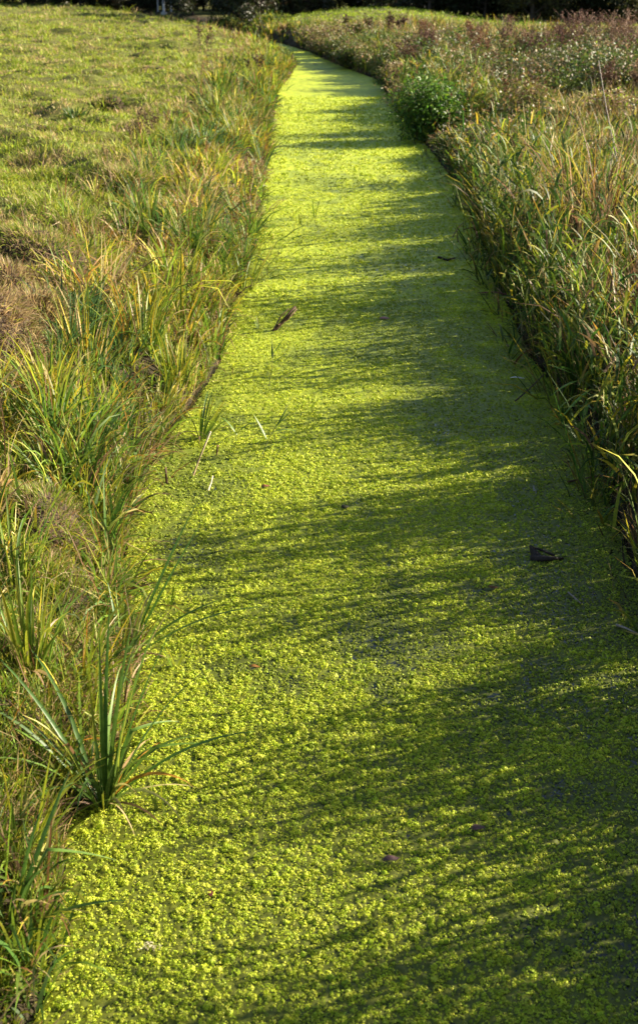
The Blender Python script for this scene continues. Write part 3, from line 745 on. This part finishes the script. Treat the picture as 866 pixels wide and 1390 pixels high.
stalk('reddish bent stem curving from the right bank over the weed', [onz(648, 398, .0), at3(668, 396, 12.6), at3(690, 400, 12.5)], .008, .006, (.16, .07, .05), 'withered_reed', 'reed')
stalk('white dry straw leaning up out of the weed beside left bank', [onz(262, 648, .0), at3(271, 622, 8.2), at3(286, 586, 8.1)], .004, .006, (.35, .22, .12), 'dry_reed', 'reed', (.46, .38, .27))
stalk('short pale straw lying in the weed below the white leaning one', [onz(283, 666, .006), onz(287, 655, .03), onz(289, 646, .05)], .005, .004, (.44, .37, .25), 'dry_reed', 'reed')
stalk('dark brown stub standing in the weed close to the left bank', [onz(227, 660, -.02), at3(226, 648, 8.05), at3(225, 634, 8.05)], .009, .006, (.06, .03, .018), 'withered_reed', 'reed')
stalk('brown curled stub standing beside the white leaning straw', [onz(294, 622, -.02), at3(295, 612, 8.5), at3(296, 604, 8.5)], .007, .009, (.16, .10, .05), 'withered_reed', 'reed')
stalk('thin grey twig lying on the shaded weed at the right', [onz(771, 804, .012), onz(779, 811, .02), onz(788, 819, .012)], .005, .003, (.26, .21, .19), 'fallen_twig', 'twig')
stalk('pale straw floating on shaded weed at the right picture edge', [onz(836, 848, .012), onz(850, 853, .02), onz(864, 860, .012)], .006, .004, (.34, .28, .24), 'fallen_twig', 'twig')
stalk('dark twig floating in the shade in the middle distance', [onz(595, 349, .02), onz(607, 353, .03), onz(617, 350, .02)], .014, .008, (.03, .02, .015), 'fallen_twig', 'twig')

# broken brown reed: a split, flattened stalk
mb = MB(); d = depth(onz(370, 451))
tube(mb, [onz(369, 452, -.02), at3(384, 436, d), at3(401, 416, d)], .020, .012, (.085, .05, .03), 5)
tube(mb, [at3(378, 440, d), at3(390, 434, d), at3(403, 419, d)], .010, .006, (.14, .085, .05), 5)
tube(mb, [at3(372, 446, d), at3(382, 428, d), at3(392, 419, d)], .007, .004, (.16, .10, .06), 5)
tag(mb.build('broken_reed', M_DRY, origin=onz(370, 451)), 'split dark brown reed stalk slanting out of the sunlit weed', 'reed')

# dark piece of wood in the light streak
t = thing('driftwood', 'dark piece of wood with a raised broken end lying in the weed', 'wood', onz(722, 758))
mb = MB(); tube(mb, [onz(722, 759, .0), onz(736, 758, .02), onz(748, 758, .016), onz(764, 758, .004)], .024, .006, (.02, .014, .01), 8); child(mb, 'log', M_WOOD, t)
mb = MB(); d = depth(onz(722, 756)); tube(mb, [onz(728, 756, .0), at3(723, 748, d), at3(719, 740, d)], .028, .006, (.1, .05, .03), 6); child(mb, 'broken_end', M_WOOD, t)
mb = MB(); tube(mb, [at3(720, 742, d), at3(736, 747, d), onz(752, 754, .02)], .006, .008, (.1, .05, .03), 5); child(mb, 'splinter', M_WOOD, t)

def fallen(label, u, v, l, w, col, ang, name='fallen_leaf'):
    mb = MB(); p = onz(u, v, .016); a = R_(ang); dv = np.array([math.cos(a), math.sin(a), 0])
    pts = [p + dv * (s - .5) * l + np.array([0, 0, .005 * math.sin(s * 5) + .006 * s]) for s in np.linspace(0, 1, 7)]
    ribbon(mb, pts, w, col, side=(-math.sin(a), math.cos(a), .15), fold=-.12)
    tag(mb.build(name, M_LEAF, origin=p), label, 'leaf')
fallen('small dark red leaf lying on weed near the bottom left', 286, 1212, .036, .02, (.09, .018, .012), 100)
fallen('brown curled leaf on the weed in the lower middle, right of centre', 648, 1124, .055, .028, (.12, .06, .05), 15)
fallen('reddish brown leaf on the weed at the bottom, left of the brown curled one', 531, 1166, .06, .026, (.10, .055, .055), 10)
fallen('white willow leaf floating by the right bank', 702, 513, .11, .026, (.62, .6, .55), -8)
fallen('dark leaf floating on sunlit weed under the picture centre', 469, 688, .05, .045, (.05, .045, .012), 40)
fallen('small rusty leaf on sunlit weed below the leaning sedge blades', 346, 905, .05, .02, (.26, .12, .02), 0)
fallen('upright rusty leaf stuck in the shaded weed, left of the dark wood', 669, 797, .03, .05, (.15, .07, .02), 80)
fallen('pinkish leaf on the weed in the upper middle of the ditch', 522, 432, .09, .05, (.28, .12, .10), 0)
mb = MB(); p = onz(205, 1284, .014); leafs(mb, p + rng.normal(0, 1, (45, 3)) * np.array([.016, .013, .004]), rng.normal(size=(45, 3)), .012, .004, (.62, .55, .40))
tag(mb.build('seed_tuft', M_LEAF, origin=p), 'pale fluffy seed tuft on the weed near the bottom', 'seed tuft')
fallen('brown leaf on sunlit weed close to the spreading reed sprig', 361, 660, .05, .03, (.2, .08, .03), 30)
#==MORE==
# ------------------------------------------------------------------ dry hummocks and tussocks with painted shade on the left
def hummock(label, p, rx, ry, h, palette, n, L, name='grass_hummock', cat='hummock', W=.006, lean=.9):
    mb = MB(); th = np.linspace(0, 2 * math.pi, 25)[:-1]; rings = []
    for i, f in enumerate((1.15, 1, .8, .55, .28, .02)):
        for a in th:
            k = 1 + .55 * (fbm(math.cos(a) * 1.5 + p[0] * 3, math.sin(a) * 1.5 + p[1] * 3, 5, 3) - .5)
            x, y = p[0] + rx * f * k * math.cos(a), p[1] + ry * f * k * math.sin(a)
            rings.append((x, y, max(gz1(x, y), 0) - .03 + (h + .03) * math.sqrt(max(0, 1 - min(1, f) ** 2.2)) * (.72 + .5 * float(fbm(x * 6, y * 6, 2, 2)))))
    m = len(th)
    q = [[i * m + k, i * m + (k + 1) % m, (i + 1) * m + (k + 1) % m, (i + 1) * m + k] for i in range(5) for k in range(m)]
    V = np.array(rings)
    t = thing(name, label, cat, p)
    mb.add(V, (.06, .04, .02), quads=q); child(mb, 'mound', M_SOIL_SHADE, t)
    if n:
        a = rng.uniform(0, 2 * math.pi, n); r = np.sqrt(rng.random(n)) * .98
        x, y = p[0] + rx * r * np.cos(a), p[1] + ry * r * np.sin(a)
        z = np.maximum(gz(x, y), 0) - .01 + h * np.sqrt(np.maximum(0, 1 - r ** 2.2)) * .95
        mb = MB(); c = pal(n, palette)
        blades(mb, np.stack([x, y, z], 1), a + rng.normal(0, .5, n), np.abs(rng.normal(lean * r + .15, .25)), L * rng.uniform(.5, 1.2, n), W, np.abs(rng.normal(.9, .5, n)), c, None, 4)
        child(mb, 'grass', M_BLADE, t)
PD = [(STRAW, .3), (BEIGE, .45), (BROWN, .15), (G_YEL, .1)]
PG = [(STRAW, .2), (BEIGE, .22), (G_YEL, .3), (G_MID, .28)]
hummock('broad mossy brown hummock in the rough grass, green on top', pick(58, 358), .55, .42, .26, PG, 3200, .10)
hummock('straw covered hummock with a dark hollow beneath it', pick(48, 452), .30, .24, .24, PD, 2400, .15)
hummock('dry brown hummock cut by the left picture edge', pick(-6, 478), .30, .34, .42, PD, 2600, .13)
hummock('fuzzy brown hummock halfway up the rank grass strip', pick(170, 262), .42, .4, .22, PG, 2400, .13, W=.009)
hummock('low tan hummock near the top of the bank in front of the tall sedge', pick(15, 400), .34, .3, .2, PD, 1600, .12)
hummock('mossy hummock on the near bank above the bright sedge clump', pick(70, 720), .28, .25, .16, [(G_YEL, .4), (G_MID, .3), (BEIGE, .3)], 2600, .09, W=.004)
for lab, u, v, rx, h, n in (('tussock coloured dark for shade in the pasture beside the dry grass strip', 157, 105, .34, .22, 40), ('long tussock coloured dark for shade in the pasture', 216, 97, .75, .12, 60), ('small tussock coloured dark for shade at the left part of the pasture', 62, 185, .32, .12, 30),
                            ('tussock coloured dark for shade in the pasture below the long one', 150, 150, .5, .14, 80), ('tussock coloured dark for shade near the middle of the pasture', 255, 71, .6, .14, 40), ('low tussock coloured dark for shade high up in the pasture', 72, 48, .7, .14, 40), ('small tussock coloured dark for shade high up in the pasture, left of the metal posts', 120, 60, .5, .16, 40),
                            ('tussock coloured dark for shade in rough grass by the long one', 205, 132, .45, .14, 60)):
    p = pick(u, v); hummock(lab, p, rx * .6, rx * .42, h * .8, PG, n * 5, .10, 'shaded_tussock', 'tussock', .012)  # small tussocks, their shadow side painted in with the dark mound colour

# ------------------------------------------------------------------ dried dock and willowherb stands
def dock(label, p, h, ns, col, group=None, lean=.12, name='dock_plant', dens=60, size=.03, thin=1.0):
    t = thing(name, label, 'dead plant', p, group); p = np.asarray(p, float)
    st, sd = MB(), MB()
    for i in range(ns):
        a = random.uniform(0, 6.28); le = abs(random.gauss(lean, lean)); hh = h * random.uniform(.7, 1.05)
        b = p + np.array([random.uniform(-.08, .08), random.uniform(-.08, .08), -.03]) * (1 + ns / 5)
        dv = np.array([math.sin(le) * math.cos(a), math.sin(le) * math.sin(a), math.cos(le)])
        pts = [b + dv * hh * s + np.array([0, 0, 0]) + .03 * np.array([math.sin(s * 5 + a), math.cos(s * 4 + a), 0]) for s in np.linspace(0, 1, 6)]
        tube(st, pts, .006 + .004 * h, .003, col, 5)
        k = int(dens * hh); s = rng.uniform(.42, 1.0, k)
        c = b + dv * (hh * s)[:, None] + rng.normal(0, 1, (k, 3)) * (.02 + .12 * (1 - s) * hh)[:, None]
        leafs(sd, c, rng.normal(size=(k, 3)), size * rng.uniform(.6, 1.4, k), size * .8, pal(k, [(tuple(np.array(col) * .8), .6), (tuple(np.array(col) * 1.5), .4)]))
        kb = 8
        for j in range(kb):
            s0 = random.uniform(.5, .9); aa = random.uniform(0, 6.28); bl = hh * .24
            q0 = b + dv * hh * s0; q1 = q0 + bl * np.array([math.cos(aa) * .75, math.sin(aa) * .75, .7])
            tube(st, [q0, q1], .003, .002, col, 4, cap=False)
            k2 = max(4, int(dens * .18)); ss = rng.random(k2); leafs(sd, q0 + (q1 - q0) * ss[:, None] + rng.normal(0, .012, (k2, 3)), rng.normal(size=(k2, 3)), size, size * .8, pal(k2, [(col, 1)]))
    child(st, 'stem', M_DRY, t); child(sd, 'seed_head', M_DRY, t, False)
DK = (.085, .045, .028); RED = (.15, .08, .055); TAN = (.20, .125, .08)
dock('dark dried dock in the rank grass, left of the sedge bank', pick(196, 196), .62, 7, DK, dens=60, size=.022, lean=.25)
dock('tall slim dried dock at the pasture edge near the ditch bend', pick(270, 68), 1.0, 2, DK, dens=60, size=.04)
dock('shorter dried dock right beside the tall slim one', pick(284, 70), .75, 2, DK, dens=60, size=.04)
dock('dark dried dock on the left bank close to the bend', pick(350, 108), .75, 3, DK, dens=60, size=.04)
for i, (u, v, h, lab) in enumerate([(497, 52, .95, 'dried dock stand at the start of the bright far meadow'), (528, 50, 1.1, 'tall dried dock against the bright far meadow'), (544, 50, 1.0, 'dried dock at the right end of the bright far meadow'), (468, 44, .8, 'short dried dock left of the others before the far meadow')]):
    dock(lab, pick(u, v), h, 4, DK, 'dried docks before the far meadow', dens=60, size=.05)
for u, v, h, ns, lab in [(578, 88, 1.0, 6, 'reddish brown dock stand behind the green bush'), (600, 78, 1.1, 5, 'brown dock stand next to the pale leaning stem'), (686, 78, 1.3, 4, 'rusty willowherb stand before the dark trees, centre right'), (770, 90, 1.6, 7, 'tall pinkish brown willowherb stand at the upper right'),
                         (800, 84, 1.5, 6, 'feathery brown willowherb beside the tall pinkish stand'), (838, 92, 1.6, 7, 'brown willowherb thicket at the upper right picture edge'), (730, 96, 1.1, 4, 'low brown willowherb left of the tall pinkish stand'), (640, 70, 1.0, 4, 'dull brown willowherb behind the dark stump'), (858, 105, 1.5, 6, 'willowherb clump cut by the upper right picture edge'), (540, 95, .7, 5, 'brown dead plants on the right bank before the bend')]:
    dock(lab, pick(u, v), h, ns + 4, RED if 'redd' in lab or 'rust' in lab or 'pink' in lab else TAN, name='willowherb' if 'willow' in lab else 'dock_plant', dens=70, size=.036)

# ------------------------------------------------------------------ leafy shrubs
def shrub(label, p, rx, h, nl, ll, palette, cat='bush', name='leafy_bush', group=None, heads=(), fluff=0, wide=.6, parts=True, stems=14):
    p = np.asarray(p, float); t = thing(name, label, cat, p, group)
    st, fo = MB(), MB(); tips = []
    for i in range(stems):
        a = random.uniform(0, 6.28); rr = rx * math.sqrt(random.random()); hh = h * random.uniform(.6, 1.0) * (1 - .35 * (rr / rx) ** 2)
        e = p + np.array([rr * math.cos(a), rr * math.sin(a), hh]); b = p + np.array([rr * .35 * math.cos(a), rr * .35 * math.sin(a), -.04])
        m = (b + e) / 2 + np.array([0, 0, .1 * hh])
        tube(st, [b, m, e], .004 + .006 * h, .003, (.10, .075, .04), 5); tips.append((b, m, e))
    k = nl // stems
    for b, m, e in tips:
        s = rng.uniform(.12, 1, k)[:, None]
        q = b * (1 - s) ** 2 + 2 * s * (1 - s) * m + s * s * e
        q = q + rng.normal(0, 1, (k, 3)) * rx * np.array([.21, .21, .17])
        q[:, 2] = np.maximum(q[:, 2], p[2] + .02)
        c = pal(k, palette, .2)
        leafs(fo, q, rng.normal(size=(k, 3)) * .7 + np.array([0, 0, .8]), ll * rng.uniform(.6, 1.3, k), ll * wide, c)
    if fluff:
        for _ in range(fluff):
            b, m, e = random.choice(tips); q = e + rng.normal(0, .12, 3) * np.array([1, 1, .6])
            leafs(fo, q + rng.normal(0, .014, (8, 3)), rng.normal(size=(8, 3)), .03, .025, (.42, .37, .29))
    child(st, 'stem', M_DRY, t); child(fo, 'foliage', M_LEAF, t, False)
    for q in heads:
        mb = MB(); q = np.asarray(q); k = 60
        leafs(mb, q + rng.normal(0, 1, (k, 3)) * np.array([.03, .03, .022]), rng.normal(size=(k, 3)), .03, .025, pal(k, [((.13, .04, .022), .6), ((.2, .09, .04), .4)])); child(mb, 'flower_head', M_LEAF, t, False)
    return t
bp = pick(584, 188); bd = depth(bp)
shrub('vivid green leafy bush with rusty flower heads overhanging the right water edge', bp, .70, 1.2, 6500, .085, [((.065, .145, .014), .45), ((.135, .22, .02), .30), ((.03, .07, .01), .25)], wide=.42, stems=26,
      heads=[at3(u, v, bd) for u, v in ((554, 147), (586, 127), (592, 128), (604, 126), (566, 155))])
for u, v, rx, h, lab, P_ in [(700, 118, .9, .8, 'yellow green bramble behind the stump', 0), (745, 112, 1.0, .95, 'green bramble thicket below the willowherb', 0), (800, 118, 1.0, 1.0, 'bramble with white seed fluff beside the bare stem tip', 1), (848, 128, .9, .95, 'white flecked bramble at the right picture edge', 1),
                             (660, 100, .8, .6, 'low olive bramble right of the pale leaning stem', 0), (775, 140, .7, .7, 'dark bramble in front of the white flecked ones', 0), (640, 150, .45, .32, 'dull green bush just right of the vivid green bush', 0), (835, 165, .5, .55, 'tan withered bush behind the bare curved stem', 2), (520, 70, .9, .7, 'olive bush on the right bank near the bend', 0), (445, 62, 1.0, .8, 'tawny bush at the outer bank of the bend', 2), (480, 88, .6, .55, 'dark bush at the water edge on the right of the bend', 0)]:
    P = [[((.085, .12, .015), .45), ((.05, .085, .015), .3), ((.15, .17, .03), .15), (BROWN, .1)], [((.085, .12, .02), .4), ((.05, .085, .015), .3), (BEIGE, .2), (BROWN, .1)], [(BEIGE, .4), (BROWN, .3), (G_YEL, .3)]][P_]
    p = pick(u, v); d = depth(p)
    shrub(lab, p, rx, h, 2600, .05 + .0006 * d, P, 'bush', 'bramble_bush' if 'bramble' in lab else 'bush', fluff=7 if P_ == 1 else 0, stems=20)

# dark broken stump beyond the green bush
p = pick(628, 132); d = depth(p)
t = thing('tree_stump', 'dark broken wooden stump sticking up beyond the vivid green bush', 'stump', p)
mb = MB(); tube(mb, [p - np.array([0, 0, .1]), at3(621, 124, d), at3(626, 116, d)], .14, .10, (.03, .022, .02), 9); child(mb, 'trunk', M_WOOD, t)
mb = MB(); tube(mb, [at3(616, 122, d), at3(625, 114, d), at3(634, 106, d)], .09, .04, (.03, .022, .02), 7); child(mb, 'broken_limb', M_WOOD, t)
mb = MB(); tube(mb, [at3(626, 116, d), at3(633, 112, d), at3(632, 105, d)], .05, .03, (.03, .022, .02), 6); child(mb, 'splinter', M_WOOD, t)

# metal posts at the far edge of the pasture
p = pick(223, 20); d = depth(p)
t = thing('metal_post', 'thick pale grey metal post with a concrete foot at the far pasture edge', 'post', p)
mb = MB(); tube(mb, [p, p + np.array([0, 0, 1.0]), p + np.array([0, 0, 2.0])], .085, .08, (.4, .4, .4), 12); child(mb, 'post', M_METAL, t)
mb = MB(); tube(mb, [p - np.array([0, 0, .1]), p + np.array([0, 0, .16])], .22, .18, (.4, .4, .4), 12); child(mb, 'foot', solid_mat('concrete', (.25, .24, .22), (.4, .39, .36), 12), t)
mb = MB(); tube(mb, [p + np.array([0, 0, 2.0]), p + np.array([0, 0, 2.03])], .1, .1, (.4, .4, .4), 12); child(mb, 'cap', M_METAL, t)
for lab, u in (('thin grey metal post left of the thick one', 215), ('thin grey metal post right of the thick one', 233)):
    q = pick(u, 16); tt = thing('metal_post', lab, 'post', q)
    mb = MB(); tube(mb, [q - np.array([0, 0, .1]), q + np.array([0, 0, 1.9])], .055, .05, (.4, .4, .4), 10); child(mb, 'post', M_METAL, tt)
    mb = MB(); tube(mb, [q + np.array([0, 0, 1.9]), q + np.array([0, 0, 1.93])], .065, .065, (.4, .4, .4), 10); child(mb, 'cap', M_METAL, tt)

# ------------------------------------------------------------------ trees closing the view
def tree_mesh(h, r, leaves, ll, palette, low_=.05, seed=0):
    random.seed(seed); tr, cr = MB(), MB()
    tube(tr, [np.array([0, 0, -.2]), np.array([.1, 0, h * .3]), np.array([-.05, .1, h * .6]), np.array([.1, .05, h * .92])], .05 * h * .6, .02, (.06, .045, .03), 9)
    cl = []
    for i in range(34):
        z0 = h * random.uniform(.04, .8); a = random.uniform(0, 6.28); rr = r * random.uniform(.55, 1.0) * (1 - .5 * (z0 / h) ** 2); zz = z0 + h * random.uniform(-.03, .18)
        e = np.array([rr * math.cos(a), rr * math.sin(a), max(.15, zz)]); s = np.array([0, 0, z0])
        m = (s + e) / 2 + np.array([0, 0, .06 * h]); tube(tr, [s, m, e], .012 * h, .012, (.06, .045, .03), 5, cap=False)
        for f in (.55, .8, 1.0): cl.append((s * (1 - f) + e * f, r * random.uniform(.16, .34)))
    for i in range(14): cl.append((np.array([random.gauss(0, .35 * r), random.gauss(0, .35 * r), h * random.uniform(.55, 1.0)]), r * .3))
    k = leaves // len(cl)
    for c, s in cl:
        q = c + rng.normal(0, 1, (k, 3)) * s * np.array([.6, .6, .5]); q[:, 2] = np.maximum(q[:, 2], .03)
        leafs(cr, q, rng.normal(size=(k, 3)) * .8 + np.array([0, 0, .5]), ll * rng.uniform(.6, 1.3, k), ll * .65, pal(k, palette, .2) * random.uniform(.75, 1.2))
    return tr.mesh('trunk', M_BARK), cr.mesh('crown', M_LEAF, False)
PT = [((.022, .032, .010), .5), ((.034, .044, .012), .3), ((.04, .026, .012), .2)]
PT2 = [((.06, .065, .015), .5), ((.09, .085, .02), .3), ((.05, .045, .02), .2)]
protos = [tree_mesh(7, 3.2, 9000, .20, PT, seed=1), tree_mesh(8.5, 3.6, 9500, .22, PT, seed=2), tree_mesh(6, 2.8, 8000, .18, PT2, seed=3), tree_mesh(3.6, 2.0, 13000, .16, PT, seed=4)]
def tree(k, x, y, s, label, group='trees along the far edge', name='tree', cat='tree'):
    t = thing(name, label, cat, (x, y, gz1(x, y) - .05), group); t.rotation_euler.z = random.uniform(0, 6.28); t.scale = (s, s, s * random.uniform(.9, 1.1))
    for nm, me in zip(('trunk', 'crown'), protos[k]):
        o = bpy.data.objects.new(nm, me); C.objects.link(o); o.parent = t
random.seed(5)
# (u of the trunk, depth, proto, scale)
for i, (u, d, k, s) in enumerate([(-330, 100, 0, 1), (-230, 98, 1, 1), (-130, 99, 0, 1.1), (-40, 100, 1, .9), (45, 99, 0, 1), (100, 97, 1, 1), (150, 96, 0, .95), (195, 97, 1, 1), (250, 92, 0, 1.1), (310, 93, 1, 1), (365, 94, 0, 1), (425, 90, 1, .95), (480, 89, 0, 1), (530, 88, 1, .9), (575, 78, 0, 1), (630, 76, 1, .95), (672, 75, 0, .9), (765, 75, 1, .95), (815, 76, 0, 1), (880, 75, 1, 1), (960, 76, 0, 1), (1050, 75, 1, 1), (1150, 76, 0, 1.1)]):
    x = (u - CU) / F * d; y = (d - 2.3 * sp) / cp
    tree(k, x, y, s, 'dark full-skirted tree in the row closing the view')
d = 70; tree(2, (722 - CU) / F * d, (d - 2.3 * sp) / cp, .8, 'olive yellow tree lit by the sun before the dark row', None)
d = 70; tree(2, (862 - CU) / F * d, (d - 2.3 * sp) / cp, .8, 'ochre tree at the top right corner before the dark row', None)
for u, d, s, lab in ((262, 82, 1.0, 'dark bush at the left of the thicket behind the ditch bend'), (312, 74, 1.1, 'largest dark bush in the middle of the thicket behind the ditch bend'), (352, 66, .95, 'dark bush at the right of the thicket, closest to the ditch bend'), (398, 72, 1.0, 'dark bush standing back behind the outer bank of the bend')):
    tree(3, (u - CU) / F * d, (d - 2.3 * sp) / cp, s, lab, 'bushes behind the ditch bend', 'bush', 'bush')
# low dark bushes filling the row under the trees
random.seed(9)
for i in range(44):
    u = -300 + i * 34 + random.uniform(-10, 10); d = (94 if u < 300 else 86 if u < 555 else 73) + random.uniform(-2, 1)
    tree(3, (u - CU) / F * d, (d - 2.3 * sp) / cp, random.uniform(.7, .95), 'low dark bush at the foot of the tree row', 'low bushes under the tree row', 'bush', 'bush')
# more brambles between the willowherb stands
random.seed(12)
PB = [[((.07, .115, .014), .45), ((.035, .065, .012), .35), ((.16, .19, .03), .10), (BROWN, .1)], [((.06, .075, .018), .35), ((.04, .05, .012), .3), (BEIGE, .1), (BROWN, .25)]]
for i in range(34):
    d = random.uniform(19, 44); u = random.uniform(650, 1000) if d < 30 else random.uniform(560, 980)
    x = (u - CU) / F * d; y = (d - 2.5 * sp) / cp; z = gz1(x, y)
    if x < 6.5 and 21 < y < 27.5: continue
    shrub('leafy bramble mound in the rough land beyond the right bank', (x, y, z), random.uniform(.7, 1.3), random.uniform(.6, 1.05), 2200, .05 + .0008 * d, PB[i % 2], 'bush', 'bramble_bush', 'bramble mounds beyond the right bank', fluff=2 if i % 3 == 0 else 0, stems=16)
# russet dead weeds scattered over the rough land
random.seed(33)
for i in range(22):
    d = random.uniform(24, 48); u = random.uniform(600, 900) if d < 34 else random.uniform(540, 900)
    x = (u - CU) / F * d; y = (d - 2.5 * sp) / cp
    dock('russet brown stand of dead weeds in the rough land beyond the right bank', (x, y, gz1(x, y)), random.uniform(.7, 1.25), random.randint(6, 10), random.choice(((.17, .075, .035), (.14, .075, .045), (.20, .115, .06))), 'dead weeds beyond the right bank', name='dead_weed', dens=70, size=.036, lean=.2)
# rounded tawny and olive mounds of herbage along the far right bank
random.seed(21)
PM = [[((.10, .12, .02), .4), ((.16, .16, .03), .3), (BEIGE, .2), (BROWN, .1)], [(BEIGE, .35), (BROWN, .25), ((.16, .16, .03), .4)], [((.06, .09, .014), .5), ((.10, .13, .02), .3), (BROWN, .2)]]
for i in range(34):
    y = 25.5 + i * .95 + random.uniform(-.3, .3); off = random.choice((.25, .5, 1.1, 1.8)); x = float(np.interp(y, RE[:, 1], RE[:, 0])) + off
    shrub('rounded tawny and olive mound of herbage on the far right bank', (x, y, max(0, gz1(x, y))), random.uniform(.45, .8), random.uniform(.5, .85), 1500, .07 + .0012 * y, PM[i % 3], 'bush', 'herb_mound', 'herb mounds along the far right bank', wide=.3, stems=14)
#==LIGHT==
W = bpy.data.worlds.new('World'); SC.world = W; W.use_nodes = True
nt = W.node_tree; bg = nt.nodes['Background']; sky = nt.nodes.new('ShaderNodeTexSky'); sky.sky_type = 'NISHITA'; sky.sun_disc = False
sky.sun_elevation = SUN_EL; sky.sun_rotation = SUN_AZ; sky.air_density = 1.0; sky.dust_density = 1.2
nt.links.new(sky.outputs[0], bg.inputs[0]); bg.inputs[1].default_value = .05
sd = Vector((math.sin(SUN_AZ) * math.cos(SUN_EL), math.cos(SUN_AZ) * math.cos(SUN_EL), math.sin(SUN_EL)))
L = bpy.data.lights.new('sun', 'SUN'); L.energy = 5.0; L.angle = math.radians(.5); L.color = (1.0, .88, .69)
lo = bpy.data.objects.new('sun', L); C.objects.link(lo); lo.rotation_euler = sd.to_track_quat('Z', 'Y').to_euler(); lo.location = (20, 10, 20)

cam = bpy.data.cameras.new('camera'); co = bpy.data.objects.new('camera', cam); C.objects.link(co); SC.camera = co
co.location = (0, 0, H); co.rotation_euler = (math.pi / 2 - PITCH, 0, 0)
cam.sensor_fit = 'VERTICAL'; cam.sensor_height = 36 * 1390 / 1300; cam.sensor_width = 36; cam.lens = F / 1300 * 36
cam.shift_y = -45 / 1390; cam.clip_end = 4000; cam.clip_start = .05
cam.dof.use_dof = True; cam.dof.focus_distance = 7.0; cam.dof.aperture_fstop = 5.0

SC.render.engine = 'CYCLES'
SC.cycles.max_bounces = 6; SC.cycles.transparent_max_bounces = 4; SC.cycles.use_denoising = True
SC.view_settings.view_transform = 'Standard'; SC.view_settings.look = 'None'; SC.view_settings.gamma = 1
SC.view_settings.exposure = 2.12; SC.view_settings.use_curve_mapping = False
